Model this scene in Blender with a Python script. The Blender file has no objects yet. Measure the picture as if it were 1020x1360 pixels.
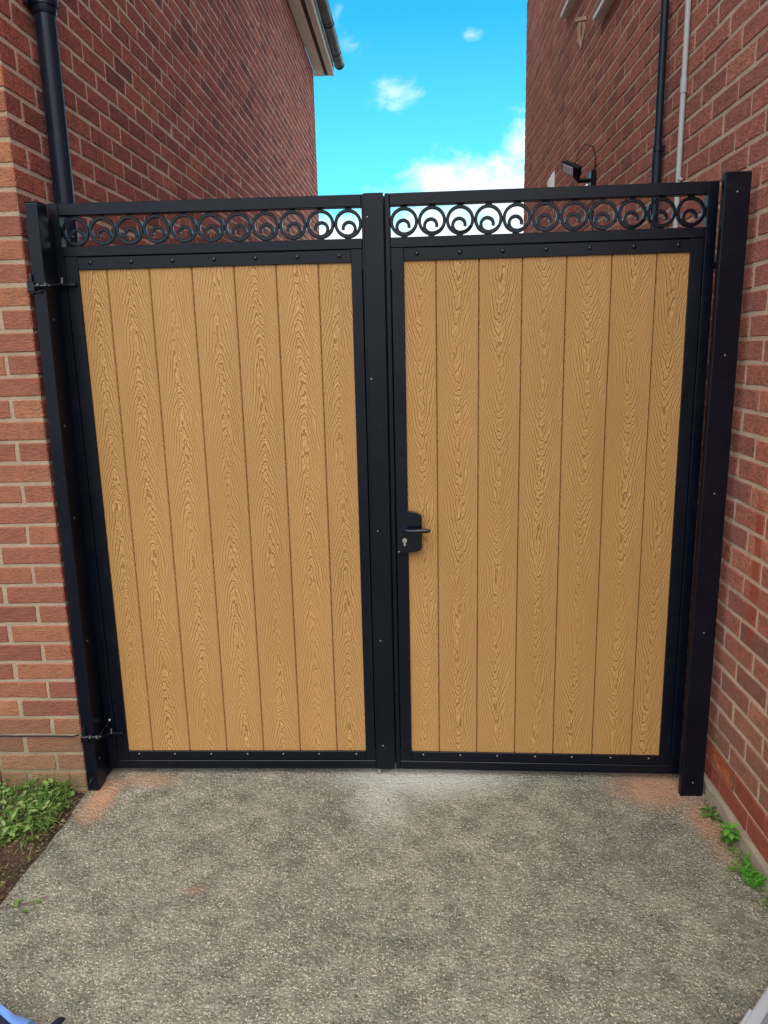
import bpy, bmesh, math, random
from mathutils import Vector, Matrix
random.seed(7)
R = math.radians
PI = math.pi
col = bpy.context.scene.collection
sc = bpy.context.scene

# ------------------------------------------------------------------ camera
CAM = Vector((1.2876, -2.5761, 1.6488))
PITCH, ROLL, YAW, FPX = 0.2164, -0.0227, -0.0435, 1001.2
fwd = Vector((math.sin(YAW)*math.cos(PITCH), math.cos(YAW)*math.cos(PITCH), -math.sin(PITCH)))
rgt = Vector((math.cos(YAW), -math.sin(YAW), 0))
upv = rgt.cross(fwd)
r2 = rgt*math.cos(ROLL) + upv*math.sin(ROLL)
u2 = upv*math.cos(ROLL) - rgt*math.sin(ROLL)
cd = bpy.data.cameras.new('camera')
cam = bpy.data.objects.new('camera', cd)
col.objects.link(cam)
cam.matrix_world = Matrix(((r2.x, u2.x, -fwd.x, CAM.x), (r2.y, u2.y, -fwd.y, CAM.y), (r2.z, u2.z, -fwd.z, CAM.z), (0, 0, 0, 1)))
cd.sensor_fit = 'VERTICAL'
cd.sensor_height = 24.0
cd.lens = FPX/1360*24.0
cd.clip_start = 0.05
cd.clip_end = 2000
sc.camera = cam

# ------------------------------------------------------------------ world, sun, exposure
SUN_EL, SUN_AZ = 50, 184          # azimuth measured from +Y clockwise: behind the camera, a little left
sc.view_settings.view_transform = 'Standard'
sc.view_settings.look = 'None'
sc.view_settings.exposure = 0.8
sc.view_settings.gamma = 1.0
w = bpy.data.worlds.new('World')
sc.world = w
w.use_nodes = True
nt = w.node_tree
for n in list(nt.nodes): nt.nodes.remove(n)
def N(t, kind, **kw):
    n = t.nodes.new(kind)
    for k, v in kw.items():
        if k.startswith('i_'):
            n.inputs[k[2:].replace('_', ' ')].default_value = v
        else:
            setattr(n, k, v)
    return n
def L(t, a, b): t.links.new(a, b)
def MA(t, op, a, b=None, c=None, clamp=False):
    n = t.nodes.new('ShaderNodeMath'); n.operation = op; n.use_clamp = clamp
    for i, v in enumerate((a, b, c)):
        if v is None: continue
        if hasattr(v, 'links'): t.links.new(v, n.inputs[i])
        else: n.inputs[i].default_value = v
    return n.outputs[0]
def MIX(t, fac, a, b, blend='MIX'):
    n = t.nodes.new('ShaderNodeMix'); n.data_type = 'RGBA'; n.blend_type = blend
    for s, v in ((n.inputs[0], fac), (n.inputs[6], a), (n.inputs[7], b)):
        if hasattr(v, 'links'): t.links.new(v, s)
        elif isinstance(v, tuple): s.default_value = (*v[:3], 1)
        else: s.default_value = v
    return n.outputs[2]
def RAMP(t, fac, stops, interp='LINEAR'):
    n = t.nodes.new('ShaderNodeValToRGB'); cr = n.color_ramp; cr.interpolation = interp
    while len(cr.elements) < len(stops): cr.elements.new(0.5)
    for e, (p, c) in zip(cr.elements, stops):
        e.position = p; e.color = (c, c, c, 1) if not isinstance(c, tuple) else (*c[:3], 1)
    t.links.new(fac, n.inputs[0]); return n.outputs[0]
def MR(t, v, a, b, c=0.0, d=1.0, smooth=False):
    n = t.nodes.new('ShaderNodeMapRange'); n.clamp = True
    if smooth: n.interpolation_type = 'SMOOTHSTEP'
    t.links.new(v, n.inputs[0])
    for i, x in enumerate((a, b, c, d)): n.inputs[i+1].default_value = x
    return n.outputs[0]
def MAPV(t, vec, scale=(1, 1, 1), loc=(0, 0, 0), rot=(0, 0, 0)):
    n = t.nodes.new('ShaderNodeMapping'); t.links.new(vec, n.inputs[0])
    n.inputs[1].default_value = loc; n.inputs[2].default_value = rot; n.inputs[3].default_value = scale
    return n.outputs[0]
def NOISE(t, vec, scale, detail=3, rough=0.5, dist=0.0, out=0):
    n = t.nodes.new('ShaderNodeTexNoise'); t.links.new(vec, n.inputs['Vector'])
    n.inputs['Scale'].default_value = scale; n.inputs['Detail'].default_value = detail
    n.inputs['Roughness'].default_value = rough; n.inputs['Distortion'].default_value = dist
    return n.outputs[out]

sky = N(nt, 'ShaderNodeTexSky', sky_type='NISHITA', sun_disc=False)
sky.sun_elevation = R(SUN_EL); sky.sun_rotation = R(SUN_AZ)
sky.air_density = 1.0; sky.dust_density = 0.4; sky.ozone_density = 2.0
tc = N(nt, 'ShaderNodeTexCoord')
dirv = tc.outputs['Generated']
tint = MIX(nt, 1.0, sky.outputs[0], (0.12, 1.0, 1.02), 'MULTIPLY')
sky_b = MIX(nt, 1.0, tint, (0.13, 0.13, 0.13), 'MULTIPLY')
sep = N(nt, 'ShaderNodeSeparateXYZ'); L(nt, dirv, sep.inputs[0])
# clouds: general broken cloud, plus the bank and the two wisps seen between the houses
def blobw(u0, v0, ru, rv_, amp):
    yy = MA(nt, 'MAXIMUM', sep.outputs[1], 0.05)
    du = MA(nt, 'DIVIDE', MA(nt, 'SUBTRACT', MA(nt, 'DIVIDE', sep.outputs[0], yy), u0), ru)
    dv = MA(nt, 'DIVIDE', MA(nt, 'SUBTRACT', MA(nt, 'DIVIDE', sep.outputs[2], yy), v0), rv_)
    d = MA(nt, 'SQRT', MA(nt, 'ADD', MA(nt, 'MULTIPLY', du, du), MA(nt, 'MULTIPLY', dv, dv)))
    return MR(nt, d, 1.5, 0.0, 0.0, amp)
cn = NOISE(nt, MAPV(nt, dirv, (1.0, 1.0, 1.5), (1.7, 0.4, 0.3)), 15.0, 7, 0.6, 0.3)
cbig = NOISE(nt, MAPV(nt, dirv, (1.0, 1.0, 1.9), (3.17, 0.4, 0.0)), 2.6, 8, 0.58, 0.25)
away = MR(nt, sep.outputs[1], 0.60, 0.88, 0.20, -0.40)      # out-of-view broken cloud, thickened to light the side walls; clearer over the gap
gen = MR(nt, MA(nt, 'ADD', cbig, away), 0.50, 0.66, smooth=True)
bl = MA(nt, 'MAXIMUM', blobw(0.16, 0.13, 0.125, 0.130, 0.95), blobw(0.045, 0.195, 0.065, 0.05, 0.50))
bl = MA(nt, 'MAXIMUM', bl, blobw(-0.02, 0.300, 0.050, 0.024, 0.50))
bl = MA(nt, 'MAXIMUM', bl, blobw(0.068, 0.358, 0.020, 0.016, 0.36))
bl = MA(nt, 'MAXIMUM', bl, blobw(-0.085, 0.37, 0.05, 0.05, 0.27))
bl = MA(nt, 'MAXIMUM', bl, MR(nt, sep.outputs[2], 0.215, 0.13, 0.0, 0.62))
seen = MR(nt, MA(nt, 'ADD', bl, MA(nt, 'MULTIPLY', MA(nt, 'SUBTRACT', cn, 0.5), 1.0)), 0.22, 0.62, smooth=True)
cm = MA(nt, 'MAXIMUM', gen, seen)
haze_c = MIX(nt, MR(nt, sep.outputs[2], 0.08, 0.36, 0.34, 0.0), sky_b, (0.30, 0.66, 0.68))
cshade = NOISE(nt, MAPV(nt, dirv, (1, 1, 1.6), (2.2, 5.0, 0.0)), 6.0, 5, 0.6)
ccol = MIX(nt, MR(nt, cshade, 0.38, 0.62), (0.86, 0.90, 0.94), (0.62, 0.70, 0.76))
cmix = MIX(nt, cm, haze_c, ccol)
bg = N(nt, 'ShaderNodeBackground'); L(nt, cmix, bg.inputs[0]); bg.inputs[1].default_value = 1.0
wo = N(nt, 'ShaderNodeOutputWorld'); L(nt, bg.outputs[0], wo.inputs[0])

sl = bpy.data.lights.new('sun', 'SUN'); sl.energy = 1.75; sl.angle = R(58); sl.color = (1.0, 0.93, 0.82)
so = bpy.data.objects.new('sun', sl); col.objects.link(so)
sd = Vector((math.sin(R(SUN_AZ))*math.cos(R(SUN_EL)), math.cos(R(SUN_AZ))*math.cos(R(SUN_EL)), math.sin(R(SUN_EL))))
so.rotation_euler = sd.to_track_quat('Z', 'Y').to_euler()

# ------------------------------------------------------------------ materials
def newmat(name, base=(0.5, 0.5, 0.5), rough=0.6, spec=0.5, metal=0.0):
    m = bpy.data.materials.new(name); m.use_nodes = True
    t = m.node_tree; b = t.nodes['Principled BSDF']
    b.inputs['Base Color'].default_value = (*base, 1); b.inputs['Roughness'].default_value = rough
    b.inputs['Specular IOR Level'].default_value = spec; b.inputs['Metallic'].default_value = metal
    return m, t, b
def BUMP(t, b, h, strength=0.5, dist=0.01):
    n = t.nodes.new('ShaderNodeBump'); n.inputs['Strength'].default_value = strength
    n.inputs['Distance'].default_value = dist; L(t, h, n.inputs['Height']); L(t, n.outputs[0], b.inputs['Normal'])
def POS(t): return N(t, 'ShaderNodeNewGeometry').outputs['Position']
def TINT(t):
    a = N(t, 'ShaderNodeAttribute', attribute_type='OBJECT', attribute_name='tint')
    g = N(t, 'ShaderNodeAttribute', attribute_type='GEOMETRY', attribute_name='tint_v')
    return MA(t, 'ADD', a.outputs['Fac'], g.outputs['Fac'])

def brick_mat(name, stops, dark, fine=(150, 150, 150), pit=0.5, stain=None, bump=0.9):
    m, t, b = newmat(name, rough=0.88, spec=0.25)
    P = POS(t)
    tn = TINT(t)
    base = RAMP(t, tn, stops)
    n1 = NOISE(t, MAPV(t, P, fine), 1.0, 4, 0.62)
    n2 = NOISE(t, P, 22, 3, 0.6)
    n3 = NOISE(t, P, 1.3, 3, 0.6)
    nm = NOISE(t, MAPV(t, P, tuple(q*0.42 for q in fine)), 1.0, 5, 0.68)
    c = MIX(t, MR(t, nm, 0.42, 0.60, 0.0, pit*0.75), base, dark)
    c = MIX(t, MR(t, n1, 0.44, 0.60, 0.0, pit), c, dark)
    c = MIX(t, MR(t, n2, 0.35, 0.7, 0.0, 0.45), c, MIX(t, 1.0, base, (1.35, 1.2, 1.15), 'MULTIPLY'))
    c = MIX(t, MR(t, n3, 0.35, 0.7, 0.0, 0.4), c, MIX(t, 1.0, c, (0.72, 0.68, 0.72), 'MULTIPLY'))
    chip = NOISE(t, P, 34, 5, 0.75)
    c = MIX(t, MR(t, chip, 0.66, 0.70, 0.0, 0.55), c, (0.50, 0.30, 0.22))
    c = MIX(t, MR(t, chip, 0.335, 0.30, 0.0, 0.7), c, (0.035, 0.022, 0.02))
    if stain: c = stain(t, P, c)
    L(t, c, b.inputs['Base Color'])
    h = MA(t, 'SUBTRACT', MA(t, 'MULTIPLY', n2, 0.8), MA(t, 'ADD', n1, MA(t, 'MULTIPLY', nm, 1.3)))
    BUMP(t, b, h, bump, 0.008)
    return m
def green_low(t, P, c):
    s = N(t, 'ShaderNodeSeparateXYZ'); L(t, P, s.inputs[0])
    f = MR(t, MA(t, 'ADD', s.outputs[2], MA(t, 'MULTIPLY', NOISE(t, P, 7, 4, 0.6), 0.5)), 0.62, 0.22, 0.0, 0.75)
    return MIX(t, f, c, (0.17, 0.14, 0.075))
def right_stain(t, P, c):
    s = N(t, 'ShaderNodeSeparateXYZ'); L(t, P, s.inputs[0])
    nz = NOISE(t, P, 9, 4, 0.6)
    # old red paint run on the bricks beside the right post
    d = MA(t, 'ABSOLUTE', MA(t, 'ADD', s.outputs[1], 0.235))
    m1 = MR(t, MA(t, 'ADD', d, MA(t, 'MULTIPLY', nz, 0.05)), 0.062, 0.040)
    m2 = MA(t, 'MULTIPLY', MR(t, s.outputs[2], 0.62, 0.72), MR(t, s.outputs[2], 1.2, 1.1))
    c = MIX(t, MA(t, 'MULTIPLY', MA(t, 'MULTIPLY', m1, m2), 0.75), c, (0.34, 0.06, 0.035))
    f = MR(t, MA(t, 'ADD', s.outputs[2], MA(t, 'MULTIPLY', nz, 0.8)), 1.25, 0.6, 0.0, 0.5)
    return MIX(t, f, c, (0.20, 0.125, 0.075))

M = {}
M['brick_side'] = brick_mat('brick_side', [(0.0, (0.25, 0.076, 0.068)), (0.35, (0.44, 0.120, 0.094)), (0.7, (0.58, 0.155, 0.108)), (1.0, (0.60, 0.19, 0.11))], (0.13, 0.045, 0.042), (90, 150, 150), 0.75, green_low, 1.0)
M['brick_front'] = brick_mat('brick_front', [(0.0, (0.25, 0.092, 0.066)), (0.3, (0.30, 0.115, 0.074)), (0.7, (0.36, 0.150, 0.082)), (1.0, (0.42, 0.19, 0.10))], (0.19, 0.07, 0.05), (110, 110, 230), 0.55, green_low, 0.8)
M['brick_right'] = brick_mat('brick_right', [(0.0, (0.29, 0.105, 0.082)), (0.35, (0.42, 0.146, 0.104)), (0.75, (0.50, 0.172, 0.115)), (1.0, (0.56, 0.22, 0.14))], (0.11, 0.05, 0.042), (130, 90, 150), 0.55, right_stain, 0.8)
M['brick_plinth'] = brick_mat('brick_plinth', [(0.0, (0.27, 0.065, 0.042)), (1.0, (0.36, 0.09, 0.055))], (0.16, 0.045, 0.033), (70, 70, 70), 0.35, None, 0.35)
M['brick_spalled'] = brick_mat('brick_spalled', [(0.0, (0.42, 0.115, 0.04)), (1.0, (0.50, 0.14, 0.05))], (0.24, 0.07, 0.03), (160, 160, 160), 0.6, None, 1.0)

def mortar_mat(name, c1, c2, low_green=False):
    m, t, b = newmat(name, rough=0.95, spec=0.15)
    P = POS(t)
    n1 = NOISE(t, P, 260, 3, 0.6); n2 = NOISE(t, P, 9, 4, 0.6)
    c = MIX(t, MR(t, n2, 0.35, 0.7), c1, c2)
    c = MIX(t, MR(t, n1, 0.5, 0.75, 0, 0.5), c, MIX(t, 1.0, c, (0.6, 0.58, 0.55), 'MULTIPLY'))
    if low_green: c = green_low(t, P, c)
    L(t, c, b.inputs['Base Color']); BUMP(t, b, MA(t, 'ADD', n1, MA(t, 'MULTIPLY', NOISE(t, P, 60, 3), 1.2)), 0.9, 0.004)
    return m
M['mortar_left'] = mortar_mat('mortar_left', (0.68, 0.50, 0.41), (0.56, 0.41, 0.34))
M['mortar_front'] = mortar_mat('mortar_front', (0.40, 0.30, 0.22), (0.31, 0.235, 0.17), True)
M['mortar_right'] = mortar_mat('mortar_right', (0.60, 0.43, 0.32), (0.48, 0.34, 0.25))
M['cement'] = mortar_mat('cement', (0.40, 0.31, 0.23), (0.24, 0.20, 0.15), False)

# black powder-coated steel
def black_mat(name, base, rough, bscale=420, bs=0.12):
    m, t, b = newmat(name, base, rough, 0.27 if rough > .25 else 0.38)
    P = N(t, 'ShaderNodeTexCoord').outputs['Object']
    n = NOISE(t, P, bscale, 2, 0.5)
    n2 = NOISE(t, POS(t), 6, 4, 0.65)
    L(t, MR(t, n2, 0.3, 0.7, rough-0.06, rough+0.12), b.inputs['Roughness'])
    dust = MR(t, NOISE(t, POS(t), 38, 5, 0.7), 0.6, 0.8, 0.0, 0.05)
    L(t, MIX(t, dust, base, (0.3, 0.27, 0.24)), b.inputs['Base Color'])
    BUMP(t, b, n, bs, 0.001)
    return m
M['black'] = black_mat('black_powder_coat', (0.0018, 0.003, 0.009), 0.33)
M['black_gloss'] = black_mat('black_gloss_paint', (0.003, 0.005, 0.012), 0.17, 200, 0.08)
M['black_plastic'] = black_mat('black_plastic', (0.008, 0.013, 0.028), 0.30, 300, 0.08)
M['zinc'] = newmat('zinc_steel', (0.55, 0.55, 0.56), 0.35, 0.5, 1.0)[0]
M['brass'] = newmat('cylinder_steel', (0.75, 0.70, 0.60), 0.3, 0.5, 1.0)[0]
M['conduit'] = newmat('grey_conduit_plastic', (0.40, 0.41, 0.43), 0.45)[0]
M['white'] = newmat('white_upvc', (0.78, 0.78, 0.76), 0.4)[0]
M['glass_lamp'] = newmat('lamp_glass', (0.55, 0.57, 0.60), 0.15)[0]
M['glass'] = newmat('window_glass', (0.03, 0.04, 0.05), 0.05, 0.8)[0]
def soffit_mat():
    m, t, b = newmat('soffit_board', rough=0.6)
    P = POS(t)
    c = MIX(t, MR(t, NOISE(t, P, 14, 5, 0.65), 0.35, 0.75), (0.86, 0.78, 0.72), (0.72, 0.62, 0.56))
    L(t, c, b.inputs['Base Color']); return m
M['soffit'] = soffit_mat()
M['dark_gap'] = newmat('soffit_vent_dark', (0.05, 0.028, 0.028), 0.8)[0]
M['tile'] = mortar_mat('roof_tile', (0.12, 0.06, 0.045), (0.08, 0.05, 0.045))

# embossed composite board
def board_mat():
    m, t, b = newmat('composite_board', rough=0.52, spec=0.35)
    O = N(t, 'ShaderNodeTexCoord').outputs['Object']
    at = N(t, 'ShaderNodeAttribute', attribute_type='OBJECT', attribute_name='tint')
    seed = MA(t, 'MULTIPLY', at.outputs['Fac'], 57.0)
    fl = N(t, 'ShaderNodeAttribute', attribute_type='OBJECT', attribute_name='flip').outputs['Fac']
    s = N(t, 'ShaderNodeSeparateXYZ'); L(t, O, s.inputs[0])
    x, z = s.outputs[0], MA(t, 'MULTIPLY', s.outputs[2], fl)
    cz = N(t, 'ShaderNodeCombineXYZ'); L(t, seed, cz.inputs[0]); L(t, z, cz.inputs[2])
    wob = MA(t, 'MULTIPLY', MA(t, 'SUBTRACT', NOISE(t, cz.outputs[0], 2.2, 2, 0.5), 0.5), 0.05)
    cz2 = N(t, 'ShaderNodeCombineXYZ'); L(t, MA(t, 'ADD', seed, 9.0), cz2.inputs[0]); L(t, z, cz2.inputs[2])
    # distance of the cut from the heart of the tree varies along the board
    dep = MA(t, 'MULTIPLY', MA(t, 'SUBTRACT', NOISE(t, cz2.outputs[0], 2.6, 2, 0.5), 0.5), 0.27)
    dep = MA(t, 'ADD', dep, MA(t, 'MULTIPLY', z, 0.66))
    cv = N(t, 'ShaderNodeCombineXYZ'); L(t, MA(t, 'ADD', x, seed), cv.inputs[0]); L(t, z, cv.inputs[2])
    n_w = MA(t, 'SUBTRACT', NOISE(t, MAPV(t, cv.outputs[0], (34, 1, 8)), 1.0, 2, 0.5), 0.5)
    n_f = MA(t, 'SUBTRACT', NOISE(t, MAPV(t, cv.outputs[0], (90, 1, 26)), 1.0, 2, 0.5), 0.5)
    ctr = MR(t, MA(t, 'ABSOLUTE', MA(t, 'ADD', x, wob)), 0.0, 0.030, 1.0, 0.10, True)
    xx = MA(t, 'ADD', MA(t, 'ADD', x, wob), MA(t, 'MULTIPLY', n_w, 0.006))
    ax = MA(t, 'SQRT', MA(t, 'ADD', MA(t, 'MULTIPLY', xx, xx), 0.00003))
    prof = MA(t, 'MULTIPLY', MA(t, 'POWER', ax, 1.10), 3.5)
    f = MA(t, 'ADD', MA(t, 'ADD', prof, dep), MA(t, 'ADD', MA(t, 'MULTIPLY', n_w, 0.050), MA(t, 'MULTIPLY', MA(t, 'MULTIPLY', n_f, ctr), 0.052)))
    ph = MA(t, 'MULTIPLY', f, 36.0)
    ph = MA(t, 'ADD', ph, 0.0)
    sw = MA(t, 'PINGPONG', ph, 0.5)                     # 0..0.5 triangle
    groove = MR(t, sw, 0.0, 0.16, 1.0, 0.0, True)
    # fade the lines in and out
    crest_light = MA(t, 'MULTIPLY', MR(t, sw, 0.13, 0.22, 0.0, 1.0, True), MR(t, sw, 0.24, 0.42, 1.0, 0.0, True))
    fade = MR(t, NOISE(t, MAPV(t, cv.outputs[0], (9, 1, 2.2)), 1.0, 3, 0.6), 0.33, 0.56, 0.35, 1.0)
    groove = MA(t, 'MULTIPLY', MA(t, 'MULTIPLY', groove, fade), MR(t, MA(t, 'ABSOLUTE', MA(t, 'ADD', x, wob)), 0.026, 0.066, 1.0, 0.38))
    pore = NOISE(t, MAPV(t, cv.outputs[0], (520, 1, 30)), 1.0, 2, 0.6)
    crest_light = MA(t, 'MULTIPLY', crest_light, fade)
    edge = MR(t, MA(t, 'ABSOLUTE', x), 0.030, 0.073, 0.0, 0.32)
    big = NOISE(t, MAPV(t, cv.outputs[0], (3, 1, 1.2)), 1.0, 2, 0.5)
    base = MIX(t, MR(t, big, 0.3, 0.7), (0.44, 0.232, 0.074), (0.36, 0.180, 0.052))
    base = MIX(t, edge, base, (0.26, 0.125, 0.042))
    base = MIX(t, MR(t, at.outputs['Fac'], 0.0, 1.0, 0.0, 0.34), base, (0.30, 0.155, 0.058))
    c = MIX(t, MR(t, pore, 0.42, 0.60, 0.0, 0.42), base, (0.30, 0.15, 0.055))
    c = MIX(t, MA(t, 'MULTIPLY', groove, 0.66), MIX(t, MA(t, 'MULTIPLY', crest_light, 0.60), c, (0.62, 0.37, 0.155)), (0.14, 0.060, 0.018))  # pale line beside each groove is a highlight painted into the board colour
    L(t, c, b.inputs['Base Color'])
    h = MA(t, 'ADD', MA(t, 'SUBTRACT', MA(t, 'MULTIPLY', crest_light, 0.35), groove), MA(t, 'MULTIPLY', pore, 0.25))
    BUMP(t, b, h, 0.8, 0.0015)
    return m
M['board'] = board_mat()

def concrete_mat():
    m, t, b = newmat('exposed_aggregate_concrete', rough=0.93, spec=0.2)
    P = POS(t)
    s = N(t, 'ShaderNodeSeparateXYZ'); L(t, P, s.inputs[0])
    def vor(scale, feat='F1'):
        v = t.nodes.new('ShaderNodeTexVoronoi'); v.feature = feat; L(t, MAPV(t, P, (1, 1, 0.4)), v.inputs['Vector'])
        v.inputs['Scale'].default_value = scale; return v
    v1, v2, v3 = vor(98), vor(205), vor(38)
    big = NOISE(t, P, 1.5, 5, 0.6); mid = NOISE(t, P, 11, 5, 0.65); fine = NOISE(t, P, 330, 2, 0.6)
    c = MIX(t, MR(t, big, 0.34, 0.66), (0.315, 0.295, 0.235), (0.215, 0.205, 0.172))
    c = MIX(t, MR(t, mid, 0.38, 0.60, 0.0, 0.6), c, (0.115, 0.107, 0.086))
    s1 = N(t, 'ShaderNodeSeparateColor'); L(t, v1.outputs['Color'], s1.inputs[0])
    s2 = N(t, 'ShaderNodeSeparateColor'); L(t, v2.outputs['Color'], s2.inputs[0])
    st1 = RAMP(t, s1.outputs[0], [(0.0, (0.07, 0.062, 0.05)), (0.25, (0.18, 0.16, 0.12)), (0.55, (0.34, 0.30, 0.22)), (0.8, (0.50, 0.43, 0.31)), (0.93, (0.42, 0.29, 0.17)), (1.0, (0.58, 0.53, 0.43))])
    m1 = MA(t, 'MULTIPLY', MR(t, v1.outputs['Distance'], 0.42, 0.30), MR(t, MA(t, 'ADD', s1.outputs[1], MA(t, 'MULTIPLY', MA(t, 'SUBTRACT', NOISE(t, P, 3.0, 4, 0.6), 0.5), 1.6)), 0.30, 0.50, 0.0, 0.8))
    c = MIX(t, m1, c, st1)
    st2 = RAMP(t, s2.outputs[0], [(0.0, (0.03, 0.027, 0.023)), (0.4, (0.17, 0.155, 0.125)), (0.72, (0.49, 0.455, 0.365)), (1.0, (0.76, 0.72, 0.62))])
    m2 = MA(t, 'MULTIPLY', MR(t, v2.outputs['Distance'], 0.5, 0.32), MR(t, s2.outputs[1], 0.25, 0.45, 0.0, 0.9))
    c = MIX(t, m2, c, st2)
    s3 = N(t, 'ShaderNodeSeparateColor'); L(t, v3.outputs['Color'], s3.inputs[0])
    st3 = RAMP(t, s3.outputs[0], [(0.0, (0.05, 0.045, 0.04)), (0.4, (0.16, 0.13, 0.09)), (0.7, (0.42, 0.36, 0.27)), (1.0, (0.70, 0.66, 0.58))])
    m3 = MA(t, 'MULTIPLY', MR(t, MA(t, 'ADD', v3.outputs['Distance'], MA(t, 'MULTIPLY', fine, 0.2)), 0.32, 0.24), MR(t, s3.outputs[1], 0.86, 0.90, 0.0, 0.8))
    c = MIX(t, m3, c, st3)
    patchy = NOISE(t, P, 7.5, 7, 0.78)
    c = MIX(t, MR(t, patchy, 0.48, 0.68, 0.0, 0.42), c, MIX(t, 1.0, c, (1.45, 1.42, 1.36), 'MULTIPLY'))
    c = MIX(t, MR(t, patchy, 0.50, 0.36, 0.0, 0.60), c, MIX(t, 1.0, c, (0.55, 0.56, 0.58), 'MULTIPLY'))
    # masks of spilled dust: (x, y, rx, ry, warp)
    def blob(cx, cy, rx, ry, wn=0.5, edge=0.45):
        dx = MA(t, 'DIVIDE', MA(t, 'SUBTRACT', s.outputs[0], cx), rx)
        dy = MA(t, 'DIVIDE', MA(t, 'SUBTRACT', s.outputs[1], cy), ry)
        d = MA(t, 'SQRT', MA(t, 'ADD', MA(t, 'MULTIPLY', dx, dx), MA(t, 'MULTIPLY', dy, dy)))
        d = MA(t, 'ADD', d, MA(t, 'MULTIPLY', MA(t, 'SUBTRACT', NOISE(t, P, 9, 5, 0.65), 0.5), wn*2))
        return MR(t, d, 1.0+edge*0.4, 1.0-edge, 0.0, 1.0, True)
    white = MA(t, 'MAXIMUM', blob(1.30, 0.09, 0.36, 0.17, 0.35, 0.8), MA(t, 'MULTIPLY', blob(1.15, -0.02, 0.13, 0.25, 0.6, 0.95), 0.75))
    speck = MR(t, MA(t, 'ADD', MA(t, 'MULTIPLY', fine, 0.5), MA(t, 'MULTIPLY', NOISE(t, P, 55, 6, 0.8), 0.5)), 0.36, 0.50, 0.25, 1.0)
    c = MIX(t, MA(t, 'MULTIPLY', MA(t, 'MULTIPLY', white, speck), 0.85), c, (0.58, 0.56, 0.52))
    org = MA(t, 'MAXIMUM', blob(0.085, -0.06, 0.075, 0.16, 0.8, 0.9), MA(t, 'MULTIPLY', blob(0.20, 0.06, 0.18, 0.06, 0.8, 0.9), 0.55))
    org = MA(t, 'MAXIMUM', org, MA(t, 'MULTIPLY', blob(2.19, 0.01, 0.20, 0.14, 0.3, 0.8), 0.95))
    org = MA(t, 'MAXIMUM', org, MA(t, 'MULTIPLY', blob(2.29, -0.18, 0.07, 0.25, 0.4, 0.9), 0.75))
    org = MA(t, 'MAXIMUM', org, MA(t, 'MULTIPLY', blob(0.58, -0.55, 0.045, 0.02, 0.5, 0.9), 0.35))
    c = MIX(t, MA(t, 'MULTIPLY', MA(t, 'MULTIPLY', org, speck), 0.85), c, (0.50, 0.25, 0.145))
    # hairline cracks and a few small dark spots
    vc = t.nodes.new('ShaderNodeTexVoronoi'); vc.feature = 'F1'; L(t, P, vc.inputs['Vector']); vc.inputs['Scale'].default_value = 9.0
    c = MIX(t, MA(t, 'MULTIPLY', MR(t, MA(t, 'ADD', vc.outputs['Distance'], MA(t, 'MULTIPLY', fine, 0.05)), 0.085, 0.055), 0.7), c, (0.045, 0.04, 0.035))
    L(t, c, b.inputs['Base Color'])
    h = MA(t, 'SUBTRACT', MA(t, 'MULTIPLY', mid, 1.6), MA(t, 'ADD', MA(t, 'MULTIPLY', v1.outputs['Distance'], 0.8), MA(t, 'MULTIPLY', v2.outputs['Distance'], 0.4)))
    BUMP(t, b, MA(t, 'ADD', h, MA(t, 'MULTIPLY', fine, 0.5)), 1.0, 0.006)
    return m
M['concrete'] = concrete_mat()
def soil_mat():
    m, t, b = newmat('soil', rough=0.97, spec=0.15)
    P = POS(t)
    n1 = NOISE(t, P, 60, 5, 0.7); n2 = NOISE(t, P, 7, 4, 0.6)
    c = MIX(t, MR(t, n1, 0.35, 0.7), (0.055, 0.032, 0.024), (0.15, 0.095, 0.068))
    c = MIX(t, MR(t, n2, 0.4, 0.7, 0, 0.6), c, (0.035, 0.026, 0.02))
    L(t, c, b.inputs['Base Color']); BUMP(t, b, n1, 1.0, 0.02)
    return m
M['soil'] = soil_mat()
def far_ground():
    m, t, b = newmat('ground', rough=0.95, spec=0.15)
    P = POS(t)
    c = MIX(t, MR(t, NOISE(t, P, 2.5, 6, 0.65), 0.35, 0.7), (0.13, 0.125, 0.105), (0.20, 0.185, 0.15))
    L(t, c, b.inputs['Base Color']); BUMP(t, b, NOISE(t, P, 120, 3), 0.6, 0.01)
    return m
M['ground'] = far_ground()
def leaf_mat(name, a, bcol, ccol, rough=0.5):
    m, t, b = newmat(name, rough=rough, spec=0.35)
    g = N(t, 'ShaderNodeNewGeometry')
    c = RAMP(t, g.outputs['Random Per Island'], [(0.0, a), (0.55, bcol), (1.0, ccol)])
    n = NOISE(t, g.outputs['Position'], 90, 3, 0.6)
    c = MIX(t, MR(t, n, 0.35, 0.7, 0, 0.4), c, MIX(t, 1.0, c, (0.6, 0.68, 0.5), 'MULTIPLY'))
    L(t, c, b.inputs['Base Color'])
    tr = N(t, 'ShaderNodeBsdfTranslucent'); L(t, MIX(t, 1.0, c, (1.3, 1.5, 0.6), 'MULTIPLY'), tr.inputs[0])
    mx = N(t, 'ShaderNodeMixShader'); mx.inputs[0].default_value = 0.28
    L(t, b.outputs[0], mx.inputs[1]); L(t, tr.outputs[0], mx.inputs[2])
    L(t, mx.outputs[0], t.nodes['Material Output'].inputs[0])
    return m
M['leaf'] = leaf_mat('weed_leaf', (0.04, 0.10, 0.020), (0.13, 0.25, 0.05), (0.34, 0.42, 0.17))
M['leaf_bright'] = leaf_mat('young_leaf', (0.06, 0.22, 0.03), (0.11, 0.33, 0.04), (0.18, 0.42, 0.07))
M['leaf_grass'] = leaf_mat('grass_blade', (0.07, 0.14, 0.03), (0.15, 0.26, 0.06), (0.30, 0.34, 0.13))
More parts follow.
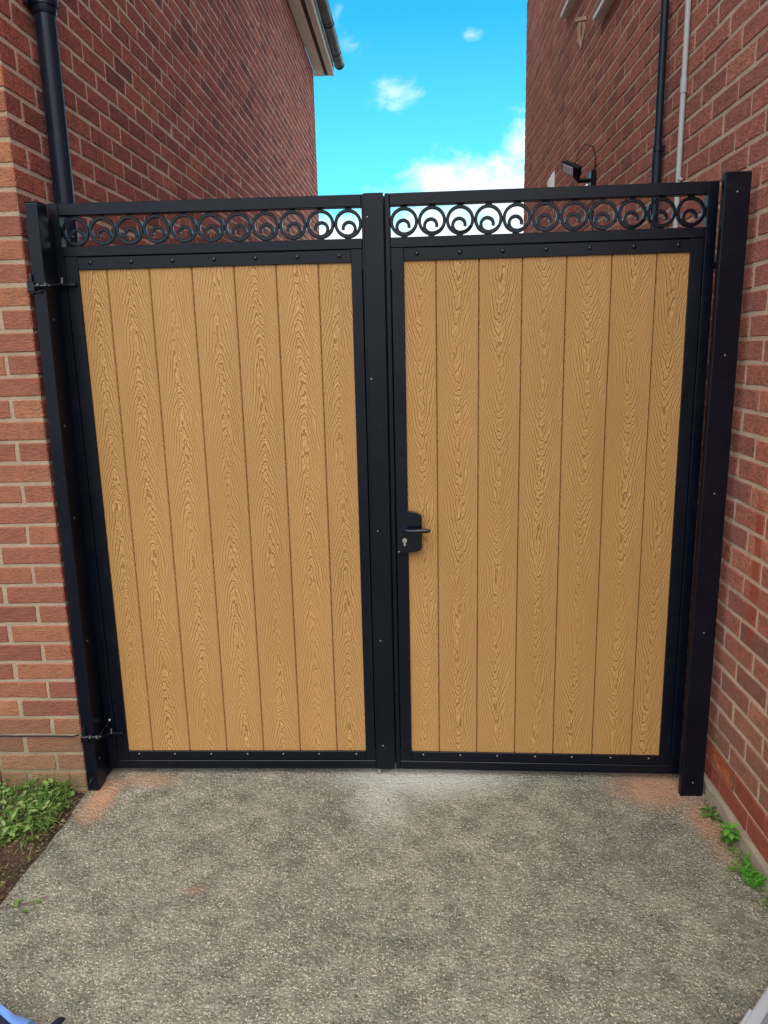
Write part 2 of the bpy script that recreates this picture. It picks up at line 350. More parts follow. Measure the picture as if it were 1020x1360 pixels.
M['leaf_dead'] = leaf_mat('dry_leaf', (0.13, 0.075, 0.04), (0.22, 0.14, 0.08), (0.34, 0.25, 0.16))
M['twig'] = newmat('twig_bark', (0.10, 0.07, 0.05), 0.9)[0]
M['stone'] = leaf_mat('pebble', (0.07, 0.06, 0.05), (0.19, 0.165, 0.12), (0.36, 0.32, 0.25), 0.9)
M['navy_cloth'] = newmat('navy_cloth', (0.006, 0.008, 0.022), 0.7)[0]
M['blue_cloth'] = newmat('pale_blue_cloth', (0.16, 0.33, 0.80), 0.55)[0]
M['case_grey'] = newmat('grey_case_plastic', (0.17, 0.18, 0.20), 0.35)[0]
M['case_edge'] = newmat('grey_case_edge', (0.36, 0.38, 0.42), 0.3)[0]

# ------------------------------------------------------------------ mesh helpers
def empty(name, loc=(0, 0, 0), rz=0, label=None, cat=None, group=None, kind=None, parent=None):
    o = bpy.data.objects.new(name, None); col.objects.link(o)
    o.location = loc; o.rotation_euler = (0, 0, rz)
    o.empty_display_size = 0.1
    if parent: o.parent = parent
    tag(o, label, cat, group, kind); return o
def tag(o, label=None, cat=None, group=None, kind=None):
    if label: o['label'] = label
    if cat: o['category'] = cat
    if group: o['group'] = group
    if kind: o['kind'] = kind
    return o
def obj(name, me, mat, parent=None, loc=(0, 0, 0), rot=None):
    if isinstance(me, bmesh.types.BMesh):
        bm = me; me = bpy.data.meshes.new(name); bm.to_mesh(me); bm.free()
    if mat is not None and not me.materials:
        me.materials.append(M[mat] if isinstance(mat, str) else mat)
    o = bpy.data.objects.new(name, me); col.objects.link(o)
    o.location = loc
    if rot: o.rotation_euler = rot
    if parent: o.parent = parent
    return o
def box(bm, a, b, bev=0.0, seg=1):
    x0, y0, z0 = a; x1, y1, z1 = b
    vs = [bm.verts.new(p) for p in ((x0, y0, z0), (x1, y0, z0), (x1, y1, z0), (x0, y1, z0), (x0, y0, z1), (x1, y0, z1), (x1, y1, z1), (x0, y1, z1))]
    fs = [bm.faces.new([vs[i] for i in f]) for f in ((3, 2, 1, 0), (4, 5, 6, 7), (0, 1, 5, 4), (1, 2, 6, 5), (2, 3, 7, 6), (3, 0, 4, 7))]
    if bev > 0:
        es = list({e for f in fs for e in f.edges})
        bmesh.ops.bevel(bm, geom=es, offset=bev, segments=seg, profile=0.5, affect='EDGES')
    return vs
def bx(a, b, bev=0.0, seg=1):
    bm = bmesh.new(); box(bm, a, b, bev, seg); return bm
def smooth(o, ang=40):
    for p in o.data.polygons: p.use_smooth = True
    try:
        o.data.set_sharp_from_angle(angle=R(ang))
    except Exception: pass
    return o
def tube(bm, pts, r, n=8, caps=True, rad=None):
    pts = [Vector(p) for p in pts]; rings = []
    for i, p in enumerate(pts):
        d = (pts[min(i+1, len(pts)-1)] - pts[max(i-1, 0)]).normalized()
        a = Vector((0, 0, 1)) if abs(d.z) < 0.9 else Vector((1, 0, 0))
        u = d.cross(a).normalized(); v = d.cross(u).normalized()
        rr = rad[i] if rad else r
        rings.append([bm.verts.new(p + u*math.cos(2*PI*k/n)*rr + v*math.sin(2*PI*k/n)*rr) for k in range(n)])
    for a, b in zip(rings, rings[1:]):
        for k in range(n): bm.faces.new((a[k], a[(k+1) % n], b[(k+1) % n], b[k]))
    if caps:
        bm.faces.new(rings[0][::-1]); bm.faces.new(rings[-1])
    bmesh.ops.recalc_face_normals(bm, faces=bm.faces)
def tb(pts, r, n=8, rad=None):
    bm = bmesh.new(); tube(bm, pts, r, n, True, rad); return bm

# ------------------------------------------------------------------ gate region test, used only to choose which bricks are separate objects
def px(P):
    d = Vector(P) - CAM; z = d.dot(fwd)
    if z < 0.1: return None
    return (510 + FPX*d.dot(r2)/z, 680 - FPX*d.dot(u2)/z)
def shown_area(quad):
    ps = [px(q) for q in quad]
    if any(p is None for p in ps): return 0
    cx = sum(p[0] for p in ps)/4; cy = sum(p[1] for p in ps)/4
    ins = [p for p in ps if -5 < p[0] < 1025 and -5 < p[1] < 1365]
    if not ins and not (0 < cx < 1020 and 0 < cy < 1360): return 0
    if sum(q[1] for q in quad)/4 > 0.1 and cy > 262 + (cx-500)*-0.04 and 0 < cx < 1000: return 0
    a = 0
    for i in range(4):
        a += ps[i][0]*ps[(i+1) % 4][1] - ps[(i+1) % 4][0]*ps[i][1]
    return abs(a)/2*len(ins)/4

# a brick facing local -Y in its own mesh: length along X, height along Z, centred; face at y=0, wavy arris
def brick_verts(Lx, H, rng, depth=0.03):
    nx = 4 if Lx > 0.15 else 3
    xs = [(-Lx/2) + Lx*i/nx for i in range(nx+1)]
    out = []
    outline = [(x, -H/2) for x in xs] + [(xs[-1], 0)] + [(x, H/2) for x in reversed(xs)] + [(xs[0], 0)]
    j = 0.0016
    outline = [(x + rng.uniform(-j, j), z + rng.uniform(-j, j)*0.9) for x, z in outline]
    n = len(outline)
    tiltx, tiltz = rng.uniform(-0.008, 0.008), rng.uniform(-0.02, 0.02)
    verts, faces = [], []
    c = 0.0045
    for x, z in outline: verts.append((x, depth, z))
    for x, z in outline: verts.append((x, 0.0035 + rng.uniform(0, 0.0015) + tiltx*x + tiltz*z, z))
    for x, z in outline:
        sx = x - math.copysign(c, x) if abs(abs(x)-Lx/2) < 0.004 else x
        sz = z - math.copysign(c, z) if abs(abs(z)-H/2) < 0.004 else z
        verts.append((sx, rng.uniform(-0.0008, 0.0008) + tiltx*x + tiltz*z, sz))
    for k in range(n):
        k2 = (k+1) % n
        faces.append((k, k2, n+k2, n+k)); faces.append((n+k, n+k2, 2*n+k2, 2*n+k))
    # front grid
    bot = [2*n+i for i in range(nx+1)]; ri = 2*n+nx+1
    top = [2*n+nx+2+i for i in range(nx+1)][::-1]; le = 2*n+n-1
    mid = [le]
    for i in range(1, nx):
        verts.append((xs[i] + rng.uniform(-.01, .01), rng.uniform(-0.0015, 0.001) + tiltx*xs[i], rng.uniform(-.006, .006)))
        mid.append(len(verts)-1)
    mid.append(ri)
    for i in range(nx):
        faces.append((bot[i], bot[i+1], mid[i+1], mid[i])); faces.append((mid[i], mid[i+1], top[i+1], top[i]))
    return verts, faces
_cache = {}
def brick_mesh(Lx, H, var, mat):
    key = (round(Lx, 3), round(H, 3), var, mat)
    if key not in _cache:
        v, f = brick_verts(Lx, H, random.Random(hash((round(Lx, 3), var)) & 0xffff))
        me = bpy.data.meshes.new('brick'); me.from_pydata(v, [], f); me.materials.append(M[mat]); _cache[key] = me
    return _cache[key]
corner_cache = {}
def corner_mesh(var, mats):
    if var not in corner_cache:
        rng = random.Random(var+50)
        lx, ly = (0.215, 0.1025) if var % 2 == 0 else (0.1025, 0.215)
        bm = bmesh.new(); vs = box(bm, (-lx, 0, -0.0325), (0, ly, 0.0325))
        for v in vs: v.co += Vector([rng.uniform(-.0016, .0016) for _ in range(3)])
        bmesh.ops.subdivide_edges(bm, edges=[e for e in bm.edges if abs(e.verts[0].co.z-e.verts[1].co.z) < .01], cuts=1)
        bmesh.ops.bevel(bm, geom=[e for e in bm.edges], offset=0.004, segments=1, affect='EDGES')
        me = bpy.data.meshes.new('brick'); bm.to_mesh(me); bm.free()
        for m_ in mats: me.materials.append(M[m_])
        for p in me.polygons: p.material_index = 0 if abs(p.normal.y) > abs(p.normal.x) else 1
        corner_cache[var] = me
    return corner_cache[var]

class Wall:
    """collects bricks; the ones showing largest become objects, the rest one joined mesh"""
    def __init__(s): s.items = []
    def add(s, me, loc, rz, quad, tint, single=False): s.items.append((0 if False else shown_area(quad) + (1e6 if single else 0), me, loc, rz, tint))
    def build(s, parent, limit=298):
        s.items.sort(key=lambda q: -q[0])
        sep = [i for i in s.items[:limit] if i[0] > 12]; rest = s.items[len(sep):]
        for a, me, loc, rz, tint in sep:
            o = obj('brick', me, None, parent, loc, (0, 0, rz)); o['tint'] = tint
        groups = {}
        for it in rest:
            groups.setdefault(tuple(m.name for m in it[1].materials), []).append(it)
        V, F, T, MI = [], [], [], []; mats = []
        for key, its in groups.items():
            for k in key:
                if k not in mats: mats.append(k)
            for a, me, loc, rz, tint in its:
                b0 = len(V); c, sn = math.cos(rz), math.sin(rz)
                for v in me.vertices:
                    x, y, z = v.co; V.append((loc[0]+c*x-sn*y, loc[1]+sn*x+c*y, loc[2]+z)); T.append(tint)
                for p in me.polygons:
                    F.append([b0+i for i in p.vertices]); MI.append(mats.index(key[p.material_index]))
        me = bpy.data.meshes.new('brickwork'); me.from_pydata(V, [], F)
        for k in mats: me.materials.append(bpy.data.materials[k])
        me.polygons.foreach_set('material_index', MI)
        at = me.attributes.new('tint_v', 'FLOAT', 'POINT'); at.data.foreach_set('value', T)
        o = obj('brickwork', me, None, parent); o['kind'] = 'stuff'
        return len(sep), len(rest)

# ------------------------------------------------------------------ ground
def grid(nx, ny, x0, x1, y0, y1, zf):
    bm = bmesh.new(); vs = {}
    for i in range(nx+1):
        for j in range(ny+1):
            x = x0+(x1-x0)*i/nx; y = y0+(y1-y0)*j/ny; vs[i, j] = bm.verts.new((x, y, zf(x, y)))
    for i in range(nx):
        for j in range(ny): bm.faces.new((vs[i, j], vs[i+1, j], vs[i+1, j+1], vs[i, j+1]))
    return bm
g = obj('ground', grid(8, 8, -300, 300, -300, 300, lambda x, y: -0.12), 'ground'); g['kind'] = 'structure'
from mathutils import noise as mn
def drive_edge(y): return 0.004 + 0.018*mn.noise(Vector((0, y*7, 3))) + 0.008*mn.noise(Vector((0, y*28, 9))) - 0.02*min(1, max(0, -y))
def drive():
    bm = bmesh.new(); rows = []
    ny = 260
    for j in range(ny+1):
        y = -6 + 16*j/ny
        if y < 0: xl = drive_edge(y)
        else: xl = -0.001
        xs = [xl, xl+0.01] + [0.1+(2.36-0.1)*i/24 for i in range(25)]
        row = []
        for k, x in enumerate(xs):
            z = 0.002*mn.noise(Vector((x*3, y*3, 0))) + 0.0012*mn.noise(Vector((x*14, y*14, 5)))
            if k == 0: z -= 0.012
            if x > 2.2: z += 0.004*mn.noise(Vector((x*12, y*9, 5)))
            row.append(bm.verts.new((x, y, z)))
        rows.append(row)
    for a, b in zip(rows, rows[1:]):
        for k in range(len(a)-1): bm.faces.new((a[k], a[k+1], b[k+1], b[k]))
    # edge skirt
    low = [bm.verts.new((r[0].co.x-0.004, r[0].co.y, -0.115)) for r in rows]
    for i in range(len(rows)-1): bm.faces.new((low[i], rows[i][0], rows[i+1][0], low[i+1]))
    return bm
d = smooth(obj('driveway', drive(), 'concrete'), 60); d['kind'] = 'structure'
def soil_z(x, y):
    e = min(1.0, max(0.0, (-x)/0.10))
    z = -0.030 + 0.036*e + 0.016*mn.noise(Vector((x*9, y*9, 1))) + 0.010*mn.noise(Vector((x*31, y*31, 4)))
    return z
s_ = smooth(obj('soil_bed', grid(60, 90, -1.5, 0.03, -2.2, 0.12, lambda x, y: soil_z(x, y) if x < 0.005 else -0.05), 'soil'), 70); s_['kind'] = 'structure'

# ------------------------------------------------------------------ left house
TOPZ = 5.25
LH = empty('brick_house', (-3, 4.2, 0), 0, 'red brick house on the left, with white eaves above its long wall', 'house')
def child(name, me, mat, parent, origin):     # geometry given in world space
    o = obj(name, me, mat, parent, (-origin[0], -origin[1], -origin[2])); return o
LO = (-3, 4.2, 0)
bm = bmesh.new()
box(bm, (-0.3375+0.004, 0.003, -0.1), (-0.0022, 8.446, TOPZ))
box(bm, (-6, 0.10, -0.1), (-0.3335, 8.446, TOPZ))
lw = child('wall', bm, 'mortar_left', LH, LO)
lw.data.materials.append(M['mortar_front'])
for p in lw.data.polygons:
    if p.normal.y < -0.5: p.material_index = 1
W = Wall(); rng = random.Random(3)
def shift(l): return l
H = 0.065
nc = int(TOPZ/0.075)
for c in range(-1, nc):
    z = 0.075*c + 0.0375
    q = H/2
    # corner brick with a face on each side
    var = (c % 2) + 2*rng.randrange(3)
    me = corner_mesh(var, ('brick_front', 'brick_side'))
    lx, ly = (0.215, 0.1025) if c % 2 == 0 else (0.1025, 0.215)
    W.add(me, (rng.uniform(-.001, .001), rng.uniform(-.001, .001), z), 0, [(-lx, 0, z-q), (0, 0, z-q), (0, 0, z+q), (-lx, 0, z+q)], rng.random())
    # side wall, faces +X
    y = ly + 0.010
    while y < 8.44:
        l = min(0.215, 8.448-y)
        if l > 0.05:
            l2 = 0.215 if l > 0.2 else (0.1025 if l < 0.13 else 0.16)
            l2 = min(l2, l) if l < 0.215 else 0.215
            me = brick_mesh(round(l2, 2) if l2 != 0.215 else 0.215, H, rng.randrange(6), 'brick_side')
            W.add(me, (rng.uniform(-.0012, .0012), y+l2/2, z+rng.uniform(-.0012, .0012)), PI/2, [(0, y, z-q), (0, y+l2, z-q), (0, y+l2, z+q), (0, y, z+q)], min(1, max(0, rng.gauss(.42, .24))))
        y += 0.225
    # front pier, faces -Y
    x = -lx - 0.010
    while x > -0.33:
        l2 = min(0.215, x+0.3375)
        if l2 > 0.04:
            me = brick_mesh(0.215 if l2 > 0.2 else 0.1025, H, rng.randrange(6), 'brick_front')
            W.add(me, (x-l2/2, 0, z+rng.uniform(-.0012, .0012)), 0, [(x-l2, 0, z-q), (x, 0, z-q), (x, 0, z+q), (x-l2, 0, z+q)], rng.random())
        x -= 0.225
    # recessed front
    x = -0.345 - (0.1125 if c % 2 else 0)
    while x > -2.6:
        me = brick_mesh(0.215, H, rng.randrange(6), 'brick_front')
        W.add(me, (x-0.1075, 0.096, z), 0, [(x-.215, .096, z-q), (x, .096, z-q), (x, .096, z+q), (x-.215, .096, z+q)], rng.random())
        x -= 0.225
holder = lw
# bricks are children of the wall; the wall's origin is offset, so use a local offset
def offset_build(W, wall):
    inv = Vector(wall.location) + Vector(wall.parent.location)
    W.items = [(a, me, (l[0]-inv.x, l[1]-inv.y, l[2]-inv.z), rz, t) for a, me, l, rz, t in W.items]
    return W.build(wall)
print('left bricks', offset_build(W, lw))
# eaves
EY0, EY1 = -0.25, 8.64
child('soffit', bx((0.0, EY0, 5.255), (0.128, EY1, 5.267)), 'soffit', LH, LO)
sv = child('soffit_vent', bx((0.128, EY0, 5.262), (0.176, EY1, 5.272)), 'dark_gap', LH, LO)
child('soffit', bx((0.176, EY0, 5.255), (0.236, EY1, 5.267)), 'soffit', LH, LO)
child('fascia', bx((0.236, EY0, 5.235), (0.258, EY1, 5.42), 0.002), 'white', LH, LO)
child('verge_board', bx((-0.02, EY1, 5.25), (0.256, EY1+0.018, 5.40)), 'white', LH, LO)
def gutter(parent, y0, y1, x, z, r, O):
    bm = bmesh.new(); prof = []
    n = 12
    for k in range(n+1):
        a = PI + PI*k/n; prof.append((x+r*math.cos(a), z+r*math.sin(a)))
    for k in range(n, -1, -1):
        a = PI + PI*k/n; prof.append((x+(r-.004)*math.cos(a), z+(r-.004)*math.sin(a)))
    A = [bm.verts.new((p[0], y0, p[1])) for p in prof]; B = [bm.verts.new((p[0], y1, p[1])) for p in prof]
    m_ = len(prof)
    for k in range(m_): bm.faces.new((A[k], A[(k+1) % m_], B[(k+1) % m_], B[k]))
    bmesh.ops.recalc_face_normals(bm, faces=bm.faces)
    gt = smooth(child('gutter', bm, 'black_plastic', parent, O))
    gx = -gt.location.x - parent.location.x
    # end cap, unions, brackets
    def disc(yc, w, rr, name):
        bm = bmesh.new(); ps = [(x+rr*math.cos(PI+PI*k/12), z+rr*math.sin(PI+PI*k/12)) for k in range(13)]
        a = [bm.verts.new((p[0], yc, p[1])) for p in ps]; b = [bm.verts.new((p[0], yc+w, p[1])) for p in ps]
        for k in range(13): bm.faces.new((a[k], a[(k+1) % 13], b[(k+1) % 13], b[k]))
        bm.faces.new(a[::-1]); bm.faces.new(b); bmesh.ops.recalc_face_normals(bm, faces=bm.faces)
        obj(name, bm, 'black_plastic', gt)
    disc(y1-0.002, 0.02, r+0.006, 'end_cap')
    for yy in (2.2, 4.7, 7.25): disc(yy, 0.09, r+0.006, 'gutter_union')
    for k in range(9): disc(0.3+k*0.98, 0.025, r+0.004, 'gutter_bracket')
    return gt
gutter(LH, EY0, 8.60, 0.335, 5.372, 0.064, LO)
def roof(parent, O, ridge_x, eave_x, z0, z1, y0, y1):
    bm = bmesh.new(); n = 14
    sgn = 1 if ridge_x > eave_x else -1
    for k in range(n):
        f0, f1 = k/n, (k+1)/n
        xa, xb = eave_x+(ridge_x-eave_x)*f0, eave_x+(ridge_x-eave_x)*f1
        za, zb = z0+(z1-z0)*f0, z0+(z1-z0)*f1
        vs = [bm.verts.new(p) for p in ((xa, y0, za+.03), (xa, y1, za+.03), (xb, y1, zb+.005), (xb, y0, zb+.005), (xa, y0, za), (xa, y1, za), (xb, y1, zb-.02), (xb, y0, zb-.02))]
        for f in ((0, 1, 2, 3), (7, 6, 5, 4), (0, 4, 5, 1), (1, 5, 6, 2), (3, 2, 6, 7), (0, 3, 7, 4)): bm.faces.new([vs[i] for i in f])
    bmesh.ops.recalc_face_normals(bm, faces=bm.faces)
    return child('roof', bm, 'tile', parent, O)
roof(LH, LO, -3.0, 0.29, 5.40, 7.2, EY0, EY1+.02)
roof(LH, LO, -3.01, -6.3, 5.40, 7.2, EY0, EY1+.02)

# ------------------------------------------------------------------ right house
XR = 2.362
RO = (5, 2, 0)
RH = empty('brick_house', RO, 0, 'red brown brick house on the right with white window sills high on its side', 'house')
RY0, RY1, RTOP = -1.75, 5.19, 5.6
wins = [(1.10, 2.17, 3.43, 4.60), (2.62, 3.19, 3.83, 4.60)]    # y0,y1,z0,z1
bm = bmesh.new()
xf = XR + 0.0025
ys_ = [RY0+.004, 1.10, 2.17, 2.62, 3.19, RY1-.004]
for i in range(5):
    a, b_ = ys_[i], ys_[i+1]
    wn = [w_ for w_ in wins if abs(w_[0]-a) < .01]
    if wn:
        box(bm, (xf, a, -0.1), (9, b_, wn[0][2])); box(bm, (xf, a, wn[0][3]), (9, b_, RTOP)); box(bm, (xf+.11, a, wn[0][2]), (9, b_, wn[0][3]))
    else: box(bm, (xf, a, -0.1), (9, b_, RTOP))
rw = child('wall', bm, 'mortar_right', RH, RO)
W = Wall(); rng = random.Random(11)
def in_win(y0, y1, z):
    for a, b_, c, d_ in wins:
        if y1 > a and y0 < b_ and c-0.03 < z < d_+0.03: return True
    return False
def rquad(y, l, z, q): return [(XR, y, z-q), (XR, y+l, z-q), (XR, y+l, z+q), (XR, y, z+q)]
for n_ in range(0, 71):
    z = 0.203 + 0.076*n_ + 0.038; q = H/2
    off = -0.158 if n_ % 2 == 0 else -0.0455
    k0 = int(math.floor((RY0-off)/0.225))-1
    for k in range(k0, 40):
        y = off + 0.225*k + 0.005
        y0, y1 = max(y, RY0), min(y+0.215, RY1)
        if y1-y0 < 0.05: continue
        segs = [(y0, y1)]
        for a, b_, c, d_ in wins:
            if c-0.03 < z < d_+0.03:
                ns = []
                for s0, s1 in segs:
                    if s1 <= a or s0 >= b_: ns.append((s0, s1))
                    else:
                        if s0 < a-0.03: ns.append((s0, a-.003))
                        if s1 > b_+0.03: ns.append((b_+.003, s1))
                segs = ns
        for s0, s1 in segs:
            l = s1-s0
            me = brick_mesh(0.215 if l > 0.21 else round(l, 2), 0.066, rng.randrange(6), 'brick_right')
            W.add(me, (XR+rng.uniform(-.0012, .0012), (s0+s1)/2, z+rng.uniform(-.0012, .0012)), -PI/2, rquad(s0, l, z, q), min(1, max(0, rng.gauss(.5, .24))))
# plinth courses
for row, (z, off) in enumerate(((0.088, -0.104), (0.165, 0.007))):
    for k in range(-9, 24):
        y = off + 0.225*k + 0.003
        if y < RY0 or y > RY1-0.22: continue
        if row == 1 and k == -1: continue      # the spalled one is added below
        me = brick_mesh(0.219, 0.070, rng.randrange(4), 'brick_plinth')
        W.add(me, (XR-0.001, y+0.11, z), -PI/2, rquad(y, .22, z, q), rng.random())
# front of the right house
for n_ in range(0, 71):
    z = 0.203+0.076*n_+0.038
    x = XR+0.0+(0.0 if n_ % 2 else 0.1125)+0.005
    while x < 3.6:
        W.add(brick_mesh(0.215, 0.066, rng.randrange(6), 'brick_right'), (x+.1075, RY0, z), 0, [(x, RY0, z)]*4, rng.random()); x += 0.225
print('right bricks', offset_build(W, rw))
# spalled brick: broken rough face
bm = bmesh.new(); nx, nz = 11, 5
gv = {}
for i in range(nx+1):
    for j in range(nz+1):
        x = -0.1085+0.217*i/nx; z = -0.035+0.07*j/nz
        e = (i in (0, nx)) or (j in (0, nz))
        y = 0.004 if e else 0.004 + 0.004*mn.noise(Vector((x*25, z*40, 2))) + 0.003*mn.noise(Vector((x*90, z*90, 2)))
        if j == 1 and i > 3: y -= 0.006
        gv[i, j] = bm.verts.new((x, y, z))
for i in range(nx):
    for j in range(nz): bm.faces.new((gv[i, j], gv[i+1, j], gv[i+1, j+1], gv[i, j+1]))
inv = Vector(rw.location)+Vector(RH.location)
o = obj('brick', bm, 'brick_spalled', rw, (XR-0.006-inv.x, -0.108-inv.y, 0.165-inv.z), (0, 0, -PI/2))
o['label'] = 'spalled orange brick with a broken rough face'; o['tint'] = 0.5
# cement footing under the plinth
bm = bmesh.new(); n = 150; rows = []
for k in range(n+1):
    y = RY0 + (RY1-RY0)*k/n
    t_ = 0.050 + 0.010*mn.noise(Vector((y*9, 0, 0))) + 0.005*mn.noise(Vector((y*31, 0, 3)))
    x0 = XR-0.016+0.006*mn.noise(Vector((y*11, 5, 0)))
    rows.append([bm.verts.new(p) for p in ((XR-0.024+0.008*mn.noise(Vector((y*13, 8, 0))), y, -0.05), (x0-0.003, y, 0.018), (x0, y, t_-0.006), (XR+0.006, y, t_))])
for a, b_ in zip(rows, rows[1:]):
    for k in range(3): bm.faces.new((a[k], b_[k], b_[k+1], a[k+1]))
smooth(child('footing', bm, 'cement', RH, RO), 60)
# windows and sills
for (a, b_, c, d_) in wins:
    bm = bmesh.new(); x0, x1 = XR+0.05, XR+0.11
    box(bm, (x0, a, c), (x1, a+.05, d_)); box(bm, (x0, b_-.05, c), (x1, b_, d_)); box(bm, (x0, a+.05, c), (x1, b_-.05, c+.05)); box(bm, (x0, a+.05, d_-.05), (x1, b_-.05, d_))
    wf = child('window', bm, 'white', RH, RO)
    obj('pane', bx((XR+.07, a+.05, c+.05), (XR+.09, b_-.05, d_-.05)), 'glass', wf)
    obj('sill', bx((XR-.047, a-.02, c-.028), (XR+.06, b_+.02, c+.001), .004), 'white', wf)
roof(RH, RO, 5.7, XR-0.25, 5.75, 7.4, RY0-.2, RY1+.15)
child('soffit', bx((XR-.26, RY0-.2, 5.6), (XR+.02, RY1+.1, 5.615)), 'soffit', RH, RO)
child('fascia', bx((XR-.285, RY0-.2, 5.58), (XR-.262, RY1+.1, 5.76), .002), 'white', RH, RO)
# mortar patch smeared on the bricks below the sills
bm = bmesh.new()
def patch(bm, pts, th=0.006):
    lo = [bm.verts.new((XR-.001, y, z)) for y, z in pts]; hi = [bm.verts.new((XR-.001-th, y, z)) for y, z in pts]
    bm.faces.new(hi)
    for k in range(len(pts)): bm.faces.new((lo[k], lo[(k+1) % len(pts)], hi[(k+1) % len(pts)], hi[k]))
    bmesh.ops.recalc_face_normals(bm, faces=bm.faces)
patch(bm, [(2.911, 3.690), (2.620, 3.593), (2.584, 3.559), (2.891, 3.662)])
patch(bm, [(2.798, 3.627), (2.70, 3.589), (2.731, 3.569), (2.745, 3.533), (2.712, 3.443), (2.799, 3.509), (2.821, 3.593)], .005)
patch(bm, [(2.688, 3.586), (2.606, 3.557), (2.608, 3.515), (2.647, 3.475), (2.710, 3.443), (2.697, 3.498), (2.657, 3.537)], .0045)
child('mortar_patch', bm, 'mortar_right', RH, RO)

# ------------------------------------------------------------------ pipes and wall fixtures
DP = empty('drainpipe', (0.047, 0.25, 0), 0, 'thick round black drainpipe on the left brick wall, behind the left gate leaf', 'drainpipe')
bm = tb([(0, 0, 0.02), (0, 0, 2.795)], 0.034, 28); smooth(obj('pipe', bm, 'black_plastic', DP))
bm = tb([(0, 0, 2.80), (0, 0, 5.2)], 0.034, 28); smooth(obj('pipe', bm, 'black_plastic', DP))
bm = tb([(0, 0, 2.775), (0, 0, 2.785), (0, 0, 2.87), (0, 0, 2.88)], 0.04, 28, [0.037, 0.041, 0.041, 0.036]); cl_ = smooth(obj('socket', bm, 'black_plastic', DP))
bm = bmesh.new(); box(bm, (-0.047, -0.06, 2.79), (-0.03, 0.06, 2.84), .003)
br_ = obj('pipe_clip', bm, 'black_plastic', DP)
bm = tb([(0, 0, 2.800), (0, 0, 2.830)], 0.046, 28); smooth(obj('clip_band', bm, 'black_plastic', br_))
for s in (-1, 1): smooth(obj('bolt', tb([(-0.047, s*0.05, 2.815), (-0.022, s*0.05, 2.815)], 0.007, 10), 'black_plastic', br_))

WP = empty('waste_pipe', (XR-0.030, 0.92, 0), 0, 'thin black pipe clipped to the right brick wall, left of the grey conduit', 'pipe')
smooth(obj('pipe', tb([(0, 0, 0.1), (0, 0, 2.36)], 0.0165, 18), 'black_plastic', WP))
smooth(obj('pipe', tb([(0, 0, 2.36), (0, 0, 5.5)], 0.0165, 18), 'black_plastic', WP))
smooth(obj('socket', tb([(0, 0, 2.30), (0, 0, 2.42)], 0.021, 18), 'black_plastic', WP))
for zc_ in (1.2, 2.44, 3.7):
    pc = obj('pipe_clip', bx((0.0, -0.012, zc_-.012), (0.029, 0.012, zc_+.012), .002), 'black_plastic', WP)
    smooth(obj('clip_band', tb([(0, 0, zc_-.010), (0, 0, zc_+.010)], 0.0205, 18), 'black_plastic', pc))
    smooth(obj('bolt', tb([(-0.004, 0.020, zc_), (-0.004, 0.040, zc_)], 0.006, 8), 'black_plastic', pc))
CP = empty('conduit', (XR-0.014, 0.685, 0), 0, 'thin light grey cable conduit on the right brick wall, right of the black pipe', 'conduit')
smooth(obj('tube', tb([(0, 0, 0.1), (0.001, 0.001, 1.5), (0, -0.002, 2.62)], 0.0105, 16), 'conduit', CP))
smooth(obj('tube', tb([(0, -0.002, 2.62), (0.001, 0.001, 4.0), (0, 0, 5.4)], 0.0105, 16), 'conduit', CP))
smooth(obj('coupler', tb([(0, -0.002, 2.585), (0, -0.002, 2.64)], 0.013, 16), 'conduit', CP))
for zc_ in (1.0, 2.27, 3.2): obj('saddle_clip', bx((-0.006, -0.016, zc_-.006), (0.0125, 0.016, zc_+.006), .002), 'conduit', CP)

# floodlight
FL = empty('floodlight', (XR, 2.22, 2.575), 0, 'small black floodlight on the right wall with its cable looped above it', 'floodlight')
obj('wall_plate', bx((-0.03, -0.05, -0.05), (-0.001, 0.05, 0.05), .005), 'black', FL)
bk = bmesh.new()
tube(bk, [(-0.03, -0.02, 0.0), (-0.085, -0.02, 0.0), (-0.12, 0.0, 0.03)], .008, 8)
tube(bk, [(-0.03, 0.03, 0.0), (-0.085, 0.03, 0.0), (-0.12, 0.02, 0.03)], .008, 8)
smooth(obj('bracket', bk, 'black', FL))
hd = obj('lamp_head', bx((-0.072, -0.012, -0.034), (0.060, 0.012, 0.034), .005), 'black', FL, (-0.135, -0.01, 0.060), (R(34), R(27), R(-46)))
obj('lamp_glass', bx((-0.060, -0.0145, -0.025), (0.020, -0.0115, 0.025)), 'glass_lamp', hd)
bm = bmesh.new()
for k in range(9): box(bm, (-0.062+k*0.0135, 0.012, -0.028), (-0.058+k*0.0135, 0.026, 0.028))
obj('cooling_fins', bm, 'black', hd)
smooth(obj('cable', tb([(-0.115, 0.0, 0.09), (-0.10, 0, 0.15), (-0.06, 0.0, 0.20), (-0.02, -0.02, 0.18), (-0.008, -0.04, 0.12), (-0.008, -0.04, 0.03), (-0.008, -0.02, -0.4)], .0035, 7), 'black', FL))
smooth(obj('motion_sensor', tb([(-0.03, 0.03, -0.02), (-0.10, 0.03, -0.06), (-0.12, 0.03, -0.075)], .014, 10, [.008, .008, .018]), 'zinc', FL))
